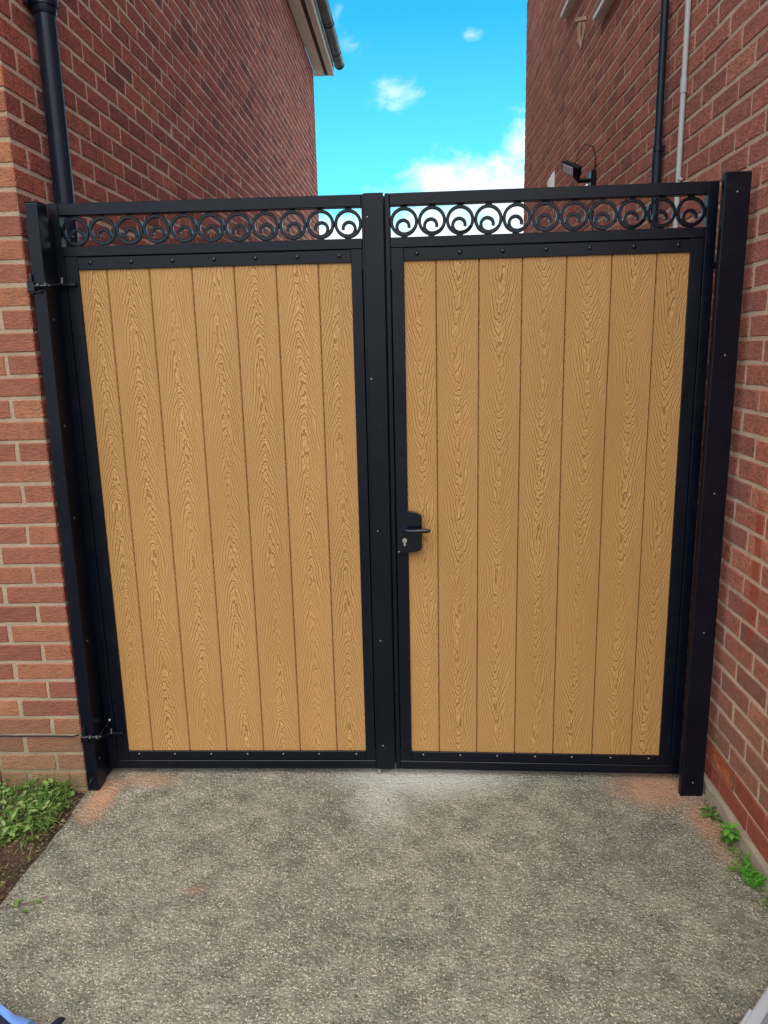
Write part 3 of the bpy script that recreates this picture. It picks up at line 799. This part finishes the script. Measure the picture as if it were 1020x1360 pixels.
# white vent cover
VC = empty('vent_cover', (XR, 3.60, 2.80), 0, 'small pointed white vent on the right wall, left of the floodlight', 'vent')
bm = bmesh.new(); pf = [(0.0, -.06), (-.032, -.06), (-.034, .05), (-.001, .11)]
A = [bm.verts.new((x, -.06, z)) for x, z in pf]; B = [bm.verts.new((x, .06, z)) for x, z in pf]
for k in range(4): bm.faces.new((A[k], A[(k+1) % 4], B[(k+1) % 4], B[k]))
bm.faces.new(A[::-1]); bm.faces.new(B); bmesh.ops.recalc_face_normals(bm, faces=bm.faces)
obj('cover', bm, 'white', VC)
bm = bmesh.new()
for k in range(3): box(bm, (-.036, -.04, -.045+k*.024), (-.028, .04, -.035+k*.024))
obj('louvre', bm, 'white', VC)
# thin cable in the mortar joint of the left pier
cb = obj('cable', tb([(-0.36, -0.004, 0.226), (-0.25, -0.003, 0.2245), (-0.12, -0.005, 0.2255), (-0.03, -0.006, 0.2240), (-0.004, -0.008, 0.232)], 0.0028, 6), 'black')
tag(smooth(cb), 'thin dark cable lying along a mortar joint of the left pier by the lower hinge', 'cable')

# ------------------------------------------------------------------ gate posts
screw_me = None
def screw_mesh(r=0.006, h=0.004):
    bm = bmesh.new(); n = 12; prev = None
    for rr, y in ((r, 0), (r*0.92, -h*0.5), (r*0.55, -h)):
        ring = [bm.verts.new((rr*math.cos(2*PI*k/n), y, rr*math.sin(2*PI*k/n))) for k in range(n)]
        if prev:
            for k in range(n): bm.faces.new((prev[k], prev[(k+1) % n], ring[(k+1) % n], ring[k]))
        prev = ring
    bm.faces.new(prev); bmesh.ops.recalc_face_normals(bm, faces=bm.faces)
    me = bpy.data.meshes.new('screw'); bm.to_mesh(me); bm.free()
    for p in me.polygons: p.use_smooth = True
    return me
M['dull_zinc'] = newmat('dull_zinc', (0.20, 0.20, 0.21), 0.42, 0.5, 1.0)[0]
zinc_screw = screw_mesh(0.0042, 0.003); zinc_screw.materials.append(M['dull_zinc'])
rivet_me = screw_mesh(0.0075, 0.0045); rivet_me.materials.append(M['black_gloss'])
rivet_zn = screw_mesh(0.0048, 0.004); rivet_zn.materials.append(M['dull_zinc'])

LP = empty('gate_post', (0.010, -0.015, 0), 0, 'narrow black gate post against the left brick pier', 'gate post', 'black posts beside the gates')
LP.rotation_euler = (0, R(0.5), 0)
obj('post_box', bx((0, 0, -0.06), (0.042, 0.070, 2.130), .003, 2), 'black', LP)
obj('post_cap', bx((-0.001, -0.001, 2.1305), (0.043, 0.071, 2.134), .001), 'black', LP)
obj('post_stop', bx((0.004, 0.0715, -0.05), (0.036, 0.178, 2.09), .001), 'black', LP)
for z in (1.76, 1.40, 1.07, 0.60, 0.12):
    obj('screw', zinc_screw if False else rivet_me, None, LP, (0.0422, 0.035, z), (0, 0, PI/2))
RP = empty('gate_post', (2.250, -0.040, 0), 0, 'wide black gate post on the right with a row of small screws', 'gate post', 'black posts beside the gates')
RP.rotation_euler = (0, R(0.15), 0)
bm = bmesh.new(); box(bm, (0, 0, -0.06), (0.082, 0.028, 2.152), .0035, 2)
obj('post_box', bm, 'black', RP)
for x, z in ((.041, 2.092), (.041, 1.595), (.041, 1.138), (.041, .640), (.042, .055)):
    obj('screw', zinc_screw, None, RP, (x, -0.0002, z))

# ------------------------------------------------------------------ scroll (flat bar ring with an inner curl)
def scroll_mesh(R0, mirror):
    me = bpy.data.meshes.new('scroll'); bm = bmesh.new()
    tk, dp = 0.0108, 0.016
    def sweep(path, closed):
        rings = []
        n = len(path)
        for i in range(n):
            a = path[(i-1) % n if closed else max(i-1, 0)]; b = path[(i+1) % n if closed else min(i+1, n-1)]
            d = Vector((b[0]-a[0], 0, b[1]-a[1])).normalized(); nr = Vector((-d.z, 0, d.x))
            p = Vector((path[i][0], 0, path[i][1])); t = tk/2; c = 0.0022; h = dp/2
            prof = [(t, -h+c), (t, h-c), (t-c, h), (-t+c, h), (-t, h-c), (-t, -h+c), (-t+c, -h), (t-c, -h)]
            rings.append([bm.verts.new(p + nr*u + Vector((0, v, 0))) for u, v in prof])
        m = len(rings)
        for i in range(m if closed else m-1):
            a, b = rings[i], rings[(i+1) % m]
            for k in range(8): bm.faces.new((a[k], a[(k+1) % 8], b[(k+1) % 8], b[k]))
        if not closed: bm.faces.new(rings[0]); bm.faces.new(rings[-1][::-1])
    s = -1 if mirror else 1
    sweep([(s*R0*math.cos(2*PI*k/36), R0*math.sin(2*PI*k/36)) for k in range(36)], True)
    pts = []
    for k in range(34):
        f = k/33
        th = R(-28 - 345*f)
        g = min(1, f/0.27); g = g*g*(3-2*g)
        rr = R0*(0.99*(1-g) + 0.545*g) * (1 - 0.18*max(0, f-0.3)/0.7)
        cx, cz = -0.05*R0*g, -0.37*R0*g
        pts.append((s*(cx+rr*math.cos(th)), cz+rr*math.sin(th)))
    sweep(pts, False)
    # small welding lugs above and below
    for sg in (-1, 1): box(bm, (-0.011, -0.005, sg*(R0+.0045)-.004), (0.011, 0.005, sg*(R0+.0045)+.004), .001)
    bmesh.ops.recalc_face_normals(bm, faces=bm.faces)
    bm.to_mesh(me); bm.free(); me.materials.append(M['black_gloss'])
    for p in me.polygons: p.use_smooth = True
    me.set_sharp_from_angle(angle=R(35))
    return me

def board_mesh(x0, x1, z0, z1, gl, gr):
    """a board in local coords centred on x=0 with small V edges"""
    w = x1-x0; th = 0.018; g_ = 0.0028
    prof = [(-w/2, th), (-w/2, g_ + .002 if gl else 0), (-w/2+(g_ if gl else 0.0005), 0), (w/2-(g_ if gr else 0.0005), 0), (w/2, g_ + .002 if gr else 0), (w/2, th)]
    bm = bmesh.new()
    A = [bm.verts.new((x, y, z0)) for x, y in prof]; B = [bm.verts.new((x, y, z1)) for x, y in prof]
    n = len(prof)
    for k in range(n): bm.faces.new((A[k], A[(k+1) % n], B[(k+1) % n], B[k]))
    bm.faces.new(A[::-1]); bm.faces.new(B); bmesh.ops.recalc_face_normals(bm, faces=bm.faces)
    return bm

def leaf(root, W_, xi0, xi1, seams, mirror, flip, zt=2.121, cover=None, rs=1):
    """local x 0..W_, y=0 front, z 0 = bottom of the leaf. xi0/xi1 = inner faces of the stiles"""
    B = 'black'; D = 0.040; z_ot, z_ob = 2.082, 1.981; z_sm = 1.948
    pz1, pz0 = 1.904, 0.076
    px0, px1 = seams[0], seams[-1]
    obj('stile', bx((0, 0, 0), (xi0, D, zt), .002, 1), B, root)
    obj('stile', bx((xi1, 0, 0), (W_, D, zt), .002, 1), B, root)
    e = 0.0
    obj('rail', bx((xi0+e, .0006, z_ot), (xi1-e, D-.0006, zt-.0004), .002), B, root)
    obj('rail', bx((xi0+e, .0006, z_sm), (xi1-e, D-.0006, z_ob), .002), B, root)
    obj('rail', bx((xi0+e, .0006, 0.0004), (xi1-e, D-.0006, 0.036), .002), B, root)
    g_ = 0.0030; y0 = 0.0016
    # retaining bars round the boards: each keeps a thin open seam to the frame, closed near the corners
    def vbar(a, b, sx):      # a..b in x; sx = side where the seam is
        bm = bmesh.new(); box(bm, (a, y0, 0.0365), (b, .030, z_sm-.0005), .0012)
        return obj('retaining_bar', bm, B, root)
    def corner(a, b, za, zb): return obj('corner_weld', bx((a, y0-.0008, za), (b, .028, zb)), B, root)
    vbar(xi0+g_, px0, -1); vbar(px1, xi1-g_, 1)
    corner(xi0+.0003, xi0+g_-.0003, z_sm-.070, z_sm-.001); corner(xi1-g_+.0003, xi1-.0003, z_sm-.070, z_sm-.001)
    corner(xi0+.0003, xi0+g_-.0003, .037, .085); corner(xi1-g_+.0003, xi1-.0003, .037, .085)
    obj('retaining_bar', bx((px0+.0004, y0+.0004, pz1), (px1-.0004, .030, z_sm-g_), .0012), B, root)
    obj('retaining_bar', bx((px0+.0004, y0+.0004, 0.036+g_), (px1-.0004, .030, pz0), .0012), B, root)
    # backing behind the seams so no light passes
    obj('backing_bar', bx((xi0-.01, .0405, .002), (px0, .044, z_sm)), B, root)
    obj('backing_bar', bx((px1, .0405, .002), (xi1+.01, .044, z_sm)), B, root)
    obj('backing_bar', bx((px0, .030, z_sm-.02), (px1, .036, z_sm-.0008)), B, root)
    obj('backing_bar', bx((px0, .030, .0368), (px1, .036, .055)), B, root)
    for a, b in zip(seams, seams[1:]):
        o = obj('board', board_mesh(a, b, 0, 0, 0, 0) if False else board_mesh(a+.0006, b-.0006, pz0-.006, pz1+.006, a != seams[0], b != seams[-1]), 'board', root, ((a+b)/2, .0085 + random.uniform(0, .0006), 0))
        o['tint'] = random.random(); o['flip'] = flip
    obj('board_backing', bx((px0+.001, .0268, pz0), (px1-.001, .029, pz1)), B, root)
    # rivets
    n = 7
    for k in range(n):
        x = seams[0]+0.045+(seams[-1]-seams[0]-0.085)*k/(n-1)
        obj('rivet', rivet_me if rs else rivet_zn, None, root, (x, y0+.0004, 1.926))
        obj('rivet', rivet_zn, None, root, (x+random.uniform(-.003, .003), y0+.0004, .064))
    # scrolls
    n = 11; wd = (xi1-xi0)/n; R0 = wd/2-0.0050; me = scroll_mesh(R0, mirror); zc_ = (z_ot+z_ob)/2
    for k in range(n): obj('scroll', me, None, root, (xi0+wd*(k+.5), D/2, zc_+random.uniform(-.001, .001)), (0, random.uniform(-.05, .05), 0))

ZB = 0.025
X0 = 0.050
GL = empty('gate_leaf', (X0, 0.100, ZB), 0, 'left gate leaf of wood effect boards in a black frame, without a lock', 'gate', 'pair of driveway gates')
ls = [.1335, .230, .379, .5275, .674, .8195, .965, 1.0785]
leaf(GL, 1.160-X0, .086-X0, 1.118-X0, [s-X0 for s in ls], True, 1.0)
cs = obj('cover_strip', bx((1.126-X0, -0.005, 0.001), (1.192-X0, -0.0004, 2.123), .0015), 'black', GL)
for z in (2.046, 1.512, 0.965, 0.538, 0.103): obj('screw', zinc_screw, None, cs, (1.135-X0 + (0.003 if z > 1 else .012), -0.0052, z))
obj('meeting_stop', bx((1.150-X0, .041, .003), (1.215-X0, .046, 2.12)), 'black', GL)
cs['label'] = 'flat cover strip over the meeting edge'
# drop bolt at the foot
db = smooth(obj('drop_bolt', tb([(1.130-X0, 0.008, -0.024), (1.130-X0, 0.008, 0.0)], 0.0075, 14), 'zinc', GL))
obj('bolt_keeper', bx((1.115-X0, 0.0455, 0.05), (1.145-X0, 0.058, 0.08), .002), 'black', GL)

ang = math.atan2(0.0625-0.0990, 2.279-1.165)
GR = empty('gate_leaf', (1.1965, 0.0985, ZB), ang, 'right gate leaf of wood effect boards, carrying the black lock and lever handle', 'gate', 'pair of driveway gates')
ca = math.cos(ang)
rsn = [(x-1.1965)/ca for x in (1.2575, 1.366, 1.511, 1.656, 1.8025, 1.951, 2.097, 2.2015)]
leaf(GR, (2.2795-1.1965)/ca, (1.2125-1.1965)/ca, (2.2455-1.1965)/ca, rsn, False, -1.0)
# lock
LK = bmesh.new()
pf = [(0, -.080), (.045, -.078), (.074, -.073), (.084, -.068), (.088, -.058), (.088, .054), (.085, .061), (.066, .069), (.035, .074), (0, .077)]
A = [LK.verts.new((x, 0, z)) for x, z in pf]; Bv = [LK.verts.new((x, -0.030, z)) for x, z in pf]; n = len(pf)
for k in range(n): LK.faces.new((A[k], A[(k+1) % n], Bv[(k+1) % n], Bv[k]))
LK.faces.new(A[::-1]); ff = LK.faces.new(Bv); bmesh.ops.recalc_face_normals(LK, faces=LK.faces)
bmesh.ops.bevel(LK, geom=[e for e in ff.edges], offset=.004, segments=2, affect='EDGES')
lk = obj('lock_case', LK, 'black_gloss', GR, (0.024, -0.0005, 0.990-ZB+.002))
obj('face_groove', bx((.018, -.0312, .050), (.070, -.0298, .0525)), 'black', lk)
smooth(obj('handle_rose', tb([(.026, -.030, .014), (.026, -.040, .014)], .0115, 20), 'black_plastic', lk))
hb = bmesh.new(); tube(hb, [(.026, -.040, .014), (.026, -.052, .013), (.032, -.058, .011), (.050, -.060, .010), (.085, -.060, .011), (.104, -.060, .011), (.116, -.060, .011), (.120, -.060, .011)], .006, 12, True, [.0075, .007, .007, .006, .0085, .0078, .0062, .005])
smooth(obj('handle', hb, 'black_gloss', lk), 50)
kc = bmesh.new(); tube(kc, [(.026, -.0295, -.030), (.026, -.036, -.030)], .0082, 18); box(kc, (.0215, -.0355, -.052), (.0305, -.0295, -.034), .002)
smooth(obj('key_cylinder', kc, 'brass', lk), 30)
obj('key_slot', bx((.0252, -.0365, -.036), (.0268, -.0359, -.026)), 'black', lk)
smooth(obj('cylinder_ring', tb([(.026, -.0295, -.030), (.026, -.0325, -.030)], .0118, 20), 'black_plastic', lk))
obj('screw', zinc_screw, None, lk, (.004, -.030, -.074))

# hinges on the left leaf (world coordinates converted to the leaf)
def hinge(z, drop, arm=False):
    def q(x, y, dz=0): return (x-X0+0.030*(1-max(0, y)/0.1), y-0.100, z-ZB+dz+drop*min(1, max(0, y+.024)/.11))
    h = bmesh.new()
    box(h, q(-0.018, -0.030, -0.016), q(0.008, -0.003, 0.012), .002)
    box(h, q(-0.022, -0.028, -0.020), q(0.026, -0.017, -0.0165), .001)
    ho = obj('hinge', h, 'black_gloss', GL)
    smooth(obj('hinge_pin', tb([q(-0.006, -0.020, -0.024), q(-0.006, -0.020, 0.034), q(-0.006, -0.020, 0.040)], .006, 12, [.006, .006, .004]), 'black_gloss', ho))
    smooth(obj('threaded_rod', tb([q(-0.006, -0.022, 0.0), q(0.030, -0.025, 0.0), q(0.054, -0.024, 0.0), q(0.060, 0.030, 0.0), q(0.068, 0.088, 0.0), q(0.115, 0.090, 0.0)], .0055, 12), 'black_gloss', ho))
    for xx, yy in ((0.020, -0.025), (0.046, -0.025)):
        smooth(obj('nut', tb([q(xx-.004, yy, 0), q(xx+.004, yy, 0)], .0105, 6), 'black_gloss', ho), 20)
    smooth(obj('grub_screw', tb([q(0.075, 0.082, 0.004), q(0.078, 0.078, 0.022)], .004, 8), 'zinc', ho))
    obj('hinge_strap', bx(q(0.060, 0.083, -0.007), q(0.125, 0.0985, 0.007), .002), 'black_gloss', ho)
    if arm:
        smooth(obj('tie_wire', tb([q(0.040, 0.020, 0.002), q(0.075, 0.090, 0.060)], .0022, 6), 'black_gloss', ho))
        smooth(obj('wire_end', tb([q(0.073, 0.086, 0.056), q(0.076, 0.090, 0.063)], .0045, 8), 'zinc', ho))
    return ho
hinge(1.868, 0.014); hinge(0.232, -0.048, True)
# hinge of the right leaf, seen in the gap
def rh(z):
    h = obj('hinge', bx((1.086, 0.004, z-.010), (1.096, 0.030, z+.010), .002), 'black', GR)
    smooth(obj('threaded_rod', tb([(1.084, .016, z), (1.108, .016, z)], .005, 10), 'zinc', h))
    obj('hinge_cap', bx((1.086, 0.004, z+.012), (1.094, 0.014, z+.032), .002), 'zinc', h)
rh(1.885-ZB); rh(0.24)

# ------------------------------------------------------------------ vegetation
def leaf_blade(V, F, base, yaw, pitch, length, width, curl=0.3, seg=3, lobes=False):
    d = Vector((math.cos(yaw)*math.cos(pitch), math.sin(yaw)*math.cos(pitch), math.sin(pitch)))
    side = Vector((-math.sin(yaw), math.cos(yaw), 0))
    p = Vector(base); b0 = len(V)
    for i in range(seg+1):
        f = i/seg
        wv = width*math.sin(PI*min(0.97, 0.10+0.88*f))**0.8*(0.5 if not lobes or i % 2 else 0.32)
        dd = d.copy(); dd.z -= curl*f*1.6
        up = side.cross(dd).normalized()
        V.append(tuple(p + side*wv + up*wv*0.3*-1)); V.append(tuple(p)); V.append(tuple(p - side*wv + up*wv*0.3*-1))
        p = p + dd.normalized()*length/seg
    for i in range(seg):
        a = b0+3*i
        F.append((a, a+1, a+4, a+3)); F.append((a+1, a+2, a+5, a+4))
def mesh_from(V, F, name):
    me = bpy.data.meshes.new(name); me.from_pydata(V, [], F)
    for p in me.polygons: p.use_smooth = True
    return me
rv = random.Random(21)
def density(x, y):
    n = mn.noise(Vector((x*5.5, y*5.5, 2.2)))
    edge = min(1.0, max(0.0, (-x-0.005)/0.055))
    near_wall = 0.25 if y > -0.05 and x > -0.12 else 0
    return (0.34 + 1.6*n)*edge - near_wall
V, F = [], []
cnt = 0
while cnt < 4600:
    x = rv.uniform(-0.85, 0.0); y = rv.uniform(-0.56, -0.01)
    if y < -0.42 and rv.random() < (-.42-y)/0.14: cnt += 1; continue
    cnt += 1
    if rv.random() > density(x, y): continue
    z = soil_z(x, y) + rv.uniform(0.0, 0.035)
    L_ = rv.choice((0.007, 0.010, 0.014, 0.019, 0.027)); 
    leaf_blade(V, F, (x, y, z), rv.uniform(0, 2*PI), rv.uniform(-0.1, 0.9), L_*rv.uniform(.8, 1.2), L_*rv.uniform(.55, .85), rv.uniform(.1, .5), 3, rv.random() < .4)
o = obj('ground_cover', mesh_from(V, F, 'ground_cover'), 'leaf'); tag(o, 'low leafy green weeds covering the soil at the foot of the left brick pier', 'weeds', None, 'stuff')
V, F = [], []
for _ in range(3200):
    x = rv.uniform(-0.6, -0.03); y = rv.uniform(-0.55, -0.01)
    if rv.random() > density(x, y)+.1: continue
    leaf_blade(V, F, (x, y, soil_z(x, y)), rv.uniform(0, 2*PI), rv.uniform(.2, 1.3), rv.uniform(.02, .065), rv.uniform(.0014, .0028), rv.uniform(.3, .9), 4)
for k in range(26):    # pale feathery tuft against the pier
    leaf_blade(V, F, (rv.gauss(-.14, .05), rv.uniform(-.03, -.008), .02), rv.uniform(PI, 2*PI), rv.uniform(.5, 1.4), rv.uniform(.05, .09), .004, rv.uniform(.2, .6), 4)
for k in range(9):     # long blades leaning over the drive edge
    leaf_blade(V, F, (-.10+rv.uniform(-.03, .03), -.22+rv.uniform(-.03, .03), .02), rv.uniform(-1.0, .2), rv.uniform(.2, .7), rv.uniform(.09, .13), .0035, .5, 6)
o = obj('grass', mesh_from(V, F, 'grass'), 'leaf_grass'); tag(o, 'thin pale grass blades among the weeds left of the driveway', 'grass', None, 'stuff')
V, F = [], []
for _ in range(520):
    x = rv.uniform(-0.45, 0.01); y = rv.uniform(-0.75, -0.01)
    leaf_blade(V, F, (x, y, max(soil_z(x, y), -.02)+.004), rv.uniform(0, 6.3), rv.uniform(-.2, .3), rv.uniform(.008, .022), rv.uniform(.005, .012), .2, 2)
o = obj('leaf_litter', mesh_from(V, F, 'leaf_litter'), 'leaf_dead'); tag(o, 'dry brown leaf scraps on the bare soil along the driveway edge', 'leaf litter', None, 'stuff')

def plant(name, loc, label, cat, fn, mat='leaf_bright'):
    V, F = [], []; fn(V, F)
    r = empty(name, loc, 0, label, cat)
    f_ = obj('foliage', mesh_from(V, F, 'foliage'), mat, r)
    return r
def f_rosette(V, F):
    for k in range(9): leaf_blade(V, F, (rv.uniform(-.008, .008), rv.uniform(-.008, .008), .006), rv.choice([2.6, 3.2, 3.8, 4.6, 5.4, .3, 1.2, 2.9, 5.0])+rv.uniform(-.2, .2), rv.uniform(.15, .7), rv.uniform(.028, .05), rv.uniform(.009, .014), .5, 5, True)
def f_leafy(V, F):
    for k in range(22):
        h = .012+.05*(k/22); a = k*2.4
        leaf_blade(V, F, (.006*math.cos(a), .006*math.sin(a), h), a, rv.uniform(.05, .7), rv.uniform(.022, .038), rv.uniform(.014, .021), .35, 5)
def f_feather(V, F):
    for k in range(30):
        a = rv.uniform(0, 2*PI); l = rv.uniform(.022, .05); p = rv.uniform(.2, 1.1); bx_, by_ = rv.uniform(-.03, .015), rv.uniform(-.05, .05)
        for s_i in range(8):
            f = (s_i+1)/8
            c_ = Vector((bx_+math.cos(a)*math.cos(p)*l*f, by_+math.sin(a)*math.cos(p)*l*f, .004+math.sin(p)*l*f))
            for sg in (-1, 1): leaf_blade(V, F, c_, a+sg*1.0, p*.5, .013*(1.2-f*.7), .006, .3, 2)
plant('weed', (2.315, -0.135, 0.0), 'small spiky leaved weed at the wall base nearest the right gate post', 'weed', f_rosette, 'leaf')
plant('weed', (2.318, -0.175, 0.0), 'sparse thin leaved weed between the right post and the leafy weed', 'weed', f_rosette, 'leaf')
plant('weed', (2.312, -0.315, 0.0), 'bright green broad leaved weed in the middle of the right wall base', 'weed', f_leafy)
plant('weed', (2.318, -0.475, 0.0), 'feathery bright green weed at the right edge of the photo', 'weed', f_feather)
V, F = [], []
for _ in range(170):
    y = rv.uniform(-.62, -.28)
    leaf_blade(V, F, (2.335-abs(rv.gauss(0, .022)), y, .002), rv.uniform(0, 6.3), rv.uniform(0, 1.0), rv.uniform(.008, .02), rv.uniform(.003, .007), .3, 2)
o = obj('moss', mesh_from(V, F, 'moss'), 'leaf_grass'); tag(o, 'thin moss and seedlings along the foot of the right wall', 'moss', None, 'stuff')

# twig with two small dark leaves
TW = empty('twig', (0.10, -0.62, 0.004), 0, 'thin dark twig with small dark leaves lying on the concrete at the left edge', 'twig')
smooth(obj('stem', tb([(-.16, -.035, .002), (-.08, -.025, .004), (-.01, 0, .003), (.028, .025, .004)], .0022, 6, [.0026, .0022, .0019, .0014]), 'twig', TW))
for (x, y, a) in ((-.055, -.005, .9), (-.045, -.020, 2.0), (.0, .0, .2), (-.018, -.030, -.5)):
    V, F = [], []; leaf_blade(V, F, (x, y, .003), a, .3, .024, .014, .3, 4); obj('twig_leaf', mesh_from(V, F, 'twig_leaf'), 'leaf', TW)

# loose grit and crumbs on the concrete
def grit():
    V, F = [], []
    def stone(x, y, s):
        b0 = len(V); z = 0.001
        for k in range(5):
            a = 2*PI*k/5+rv.uniform(-.4, .4); r_ = s*rv.uniform(.7, 1.2); V.append((x+r_*math.cos(a), y+r_*math.sin(a), z))
        for k in range(5):
            q = V[b0+k]; V.append((x+(q[0]-x)*.7, y+(q[1]-y)*.7, z+s*rv.uniform(.5, .9)))
        for k in range(5): F.append((b0+k, b0+(k+1) % 5, b0+5+(k+1) % 5, b0+5+k))
        F.append(tuple(b0+5+k for k in range(5)))
    for _ in range(1500):
        x = rv.uniform(0.03, 2.33); y = rv.uniform(-1.1, .12)
        if rv.random() < .5: x = min(2.33, max(.02, rv.choice((.04, 2.30, 1.15))+rv.gauss(0, .12)))
        stone(x, y, rv.choice((.0012, .0018, .0024, .0032)))
    for _ in range(160): stone(rv.gauss(-.005, .02), rv.uniform(-.9, -.05), rv.choice((.0015, .002, .003)))
    return mesh_from(V, F, 'grit')
gr = grit()
for p in gr.polygons: p.use_smooth = False
o = obj('grit', gr, 'stone'); tag(o, 'fine loose grit and stone crumbs scattered over the concrete drive', 'grit', None, 'stuff')

# ------------------------------------------------------------------ things cut by the lower frame edge
BG = empty('bag', (0.145, -1.085, 0.0), R(-28), 'dark navy bag with a pale blue turned edge, cut off at the lower left corner', 'bag')
bm = bmesh.new(); box(bm, (-.22, -.20, 0.0), (.13, .092, .045), .02, 3)
smooth(obj('bag_body', bm, 'navy_cloth', BG), 60)
bm = bmesh.new()
pts = [(-.23, .080), (-.12, .086), (-.02, .088), (.06, .084), (.10, .082), (.150, .090)]
V = []
wd = [.030, .028, .026, .020, .022, .032]
rws = []
for (x, y), ww in zip(pts, wd):
    rws.append([bm.verts.new((x, y+ww*.6, .030)), bm.verts.new((x+.003, y+ww*.2, .052)), bm.verts.new((x+.01, y-ww*.6, .054)), bm.verts.new((x+.008, y-ww*.6, .047)), bm.verts.new((x, y+ww*.1, .046)), bm.verts.new((x, y+ww*.5, .026))])
for a, b_ in zip(rws, rws[1:]):
    for k in range(6): bm.faces.new((a[k], b_[k], b_[(k+1) % 6], a[(k+1) % 6]))
bm.faces.new(rws[-1]); bmesh.ops.recalc_face_normals(bm, faces=bm.faces)
smooth(obj('bag_edge', bm, 'blue_cloth', BG), 60)
st = smooth(obj('strap', tb([(.360, -1.105, .02), (.375, -1.075, .03), (.388, -1.052, .032), (.394, -1.044, .028)], .009, 10, [.009, .010, .009, .004]), 'black_plastic'))
tag(st, 'black rounded strap end just inside the lower frame edge, right of the bag', 'strap')
CS = empty('tool_case', (2.070, -1.06, 0), R(-44), 'grey plastic tool case with a pale rim, cut off at the lower right corner', 'case')
obj('case_body', bx((0.012, -.3, 0.0), (.45, .36, .10), .012, 3), 'case_grey', CS)
obj('case_lid', bx((0.0, -.31, .101), (.46, .37, .118), .006, 3), 'case_edge', CS)
obj('lid_panel', bx((0.030, -.28, .1185), (.43, .34, .122), .002), 'case_grey', CS)
obj('latch', bx((-.006, -.10, .07), (.006, -.02, .116), .002), 'case_edge', CS)
print('objects', len(bpy.data.objects))
